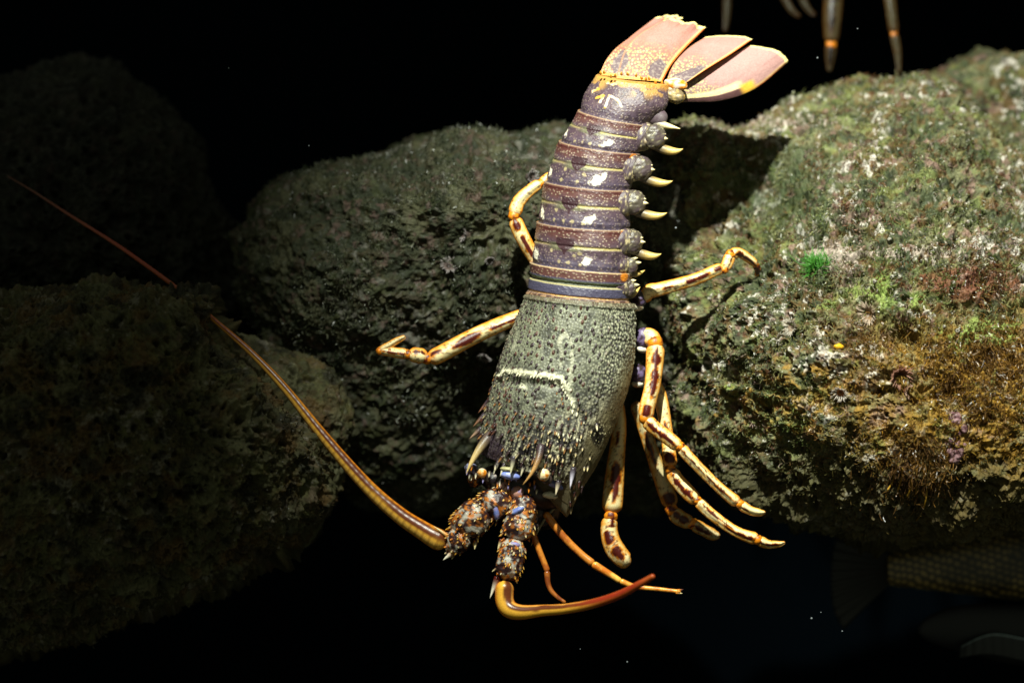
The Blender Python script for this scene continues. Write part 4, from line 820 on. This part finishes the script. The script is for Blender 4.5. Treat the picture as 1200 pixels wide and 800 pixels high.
def fin(parent, outline_a, outline_b, d, c0, c1, edge=None, nm='tail_fin'):
    m = MB(); A = crom([(*p, d, 0) for p in outline_a], 50)[:, :3]; B = crom([(*p, d + 6, 0) for p in outline_b], 50)[:, :3]; v = np.linspace(0, 1, 24)[None, :, None]
    P = A[:, None] * (1 - v) + B[:, None] * v; P[..., 2] += 1.2 * np.sin(np.arange(50) * 1.3)[:, None]
    C = mix(np.broadcast_to(c0, P.shape), c1, np.broadcast_to(v[..., 0], P.shape[:2]));
    if edge is not None: C = mix(C, edge, np.broadcast_to(ss(.90, .97, v[..., 0]), P.shape[:2]))
    Bk = P[:, ::-1].copy(); Bk[..., 2] += 1.5; F = np.concatenate([P, Bk], 1); m.grid(F, np.concatenate([np.concatenate([C, C[:, ::-1]], 1), np.full(F.shape[:2] + (1,), .5)], -1)); return m.build(nm, M_fish, parent)
fin(f1, [(1044, 652), (1042, 666), (1044, 682)], [(984, 612), (974, 660), (976, 710), (988, 738)], 300, lin([20, 18, 14]), lin([22, 20, 18]), edge=lin([10, 10, 12]))
fin(f1, [(1250, 610), (1330, 596), (1400, 608)], [(1240, 580), (1320, 560), (1390, 580)], 302, lin([60, 50, 30]), lin([30, 26, 18]), nm='dorsal_fin')
e = MB(); blob(e, (1488, 658, 298), (7, 7, 5), lin([20, 18, 14])); e.build('eye', M_fish, f1)
f2 = empty('fish', 1200, 745, 250); tag(f2, 'near black fish with one pale edged fin, low in the right corner', 'fish')
dk = lambda P, ph: np.concatenate([np.broadcast_to(lin([12, 13, 18]), P.shape), np.full(P.shape[:2] + (1,), .6)], -1)
fish([(1076, 738, 262, 4), (1090, 736, 262, 16), (1130, 736, 262, 28), (1200, 744, 262, 36), (1300, 752, 264, 42), (1400, 752, 266, 24), (1430, 752, 266, 4)], dk, n=90, m=60).build('body', M_fish, f2)
fin(f2, [(1124, 770), (1160, 766), (1210, 776), (1240, 780)], [(1126, 757), (1148, 746), (1168, 742), (1200, 747), (1240, 752)], 236, lin([14, 15, 18]), lin([24, 28, 30]), edge=lin([140, 156, 160]), nm='side_fin')

# ------------------------------------------------------------------ second lobster, hanging above the top edge: only its legs reach into view
l2 = empty('spiny_lobster', 1000, -60, 480); tag(l2, 'dim second lobster at the top right, only its dangling orange legs in view', 'lobster')
sv = body; body = MB()
blob(body, (1000, -190, 480), (95, 140, 70), None, n=60, m=80, noise=8, ns=12, colf=frec(lin([94, 98, 78]), lin([60, 44, 40]), .1, 8), rot=.2)
for k in range(6): blob(body, (1040 + 28 * k, -330 - 34 * k, 480), (66 - 4 * k, 24, 48 - 3 * k), None, n=30, m=40, noise=2, ns=9, colf=frec(PU, RB, .05, 8), rot=-.6)
TI = .08  # scales leg colour down in place of the weak light up there
leg([([(985, -150, 470, 10), (982, -60, 450, 10), (976, 10, 440, 11), (974, 52, 440, 8)], [(.55, .92, .1, .45)], TI), ([(974, 52, 440, 7.5), (973, 68, 440, 5.5), (972, 84, 440, 2)], [(.1, .8, 0, .6)], TI * .6)])
leg([([(1020, -140, 470, 9), (1036, -60, 450, 8), (1043, 0, 440, 6.5), (1048, 40, 440, 5.5)], [], TI), ([(1048, 40, 440, 5.2), (1052, 62, 440, 4), (1054, 86, 440, 1.5)], [], TI * .8)])
for pts in ([(890, -120, 480, 8), (905, -40, 470, 7), (918, -6, 465, 5), (928, 12, 462, 3.6), (938, 20, 460, 2)], [(905, -120, 490, 8), (932, -30, 480, 6), (942, 2, 478, 4.5), (950, 14, 476, 3), (956, 18, 474, 1.5)], [(840, -110, 500, 7), (852, -40, 500, 5.5), (852, 10, 500, 4.5), (850, 38, 500, 2)], [(1130, -120, 500, 8), (1140, -60, 500, 6), (1136, -12, 500, 3)], [(1090, -120, 490, 8), (1100, -50, 490, 6), (1096, -14, 490, 3)]):
    leg([(pts, [(.3, .6, 0, .5)], TI * .6)])
body.build('body', M_shell, l2); body = sv

# ------------------------------------------------------------------ specks drifting in the water
sp0 = MB(); blob(sp0, (600, 400, 0), 1.2, lin([130, 136, 140]), n=8, m=10, noise=.3, ns=1); sp0 = sp0.build('floating_speck', M_soft)
for k, (x, y, d, s_) in enumerate([(792, 267, -20, 1.1), (951, 724, -30, 1.0), (962, 717, -30, .5), (987, 739, -40, .7), (735, 775, -30, .8), (958, 68, 60, .9), (268, 80, 30, .8), (362, 171, 20, .7), (1005, 34, 80, .6), (680, 760, 0, .5)]):
    o = sp0 if k == 0 else sp0.copy()
    if k: sc.collection.objects.link(o)
    o.location = MV(x, y, d); o.scale = (s_, s_, s_); tag(o, 'tiny pale speck drifting in the dark water', 'speck', 'specks drifting in the water')
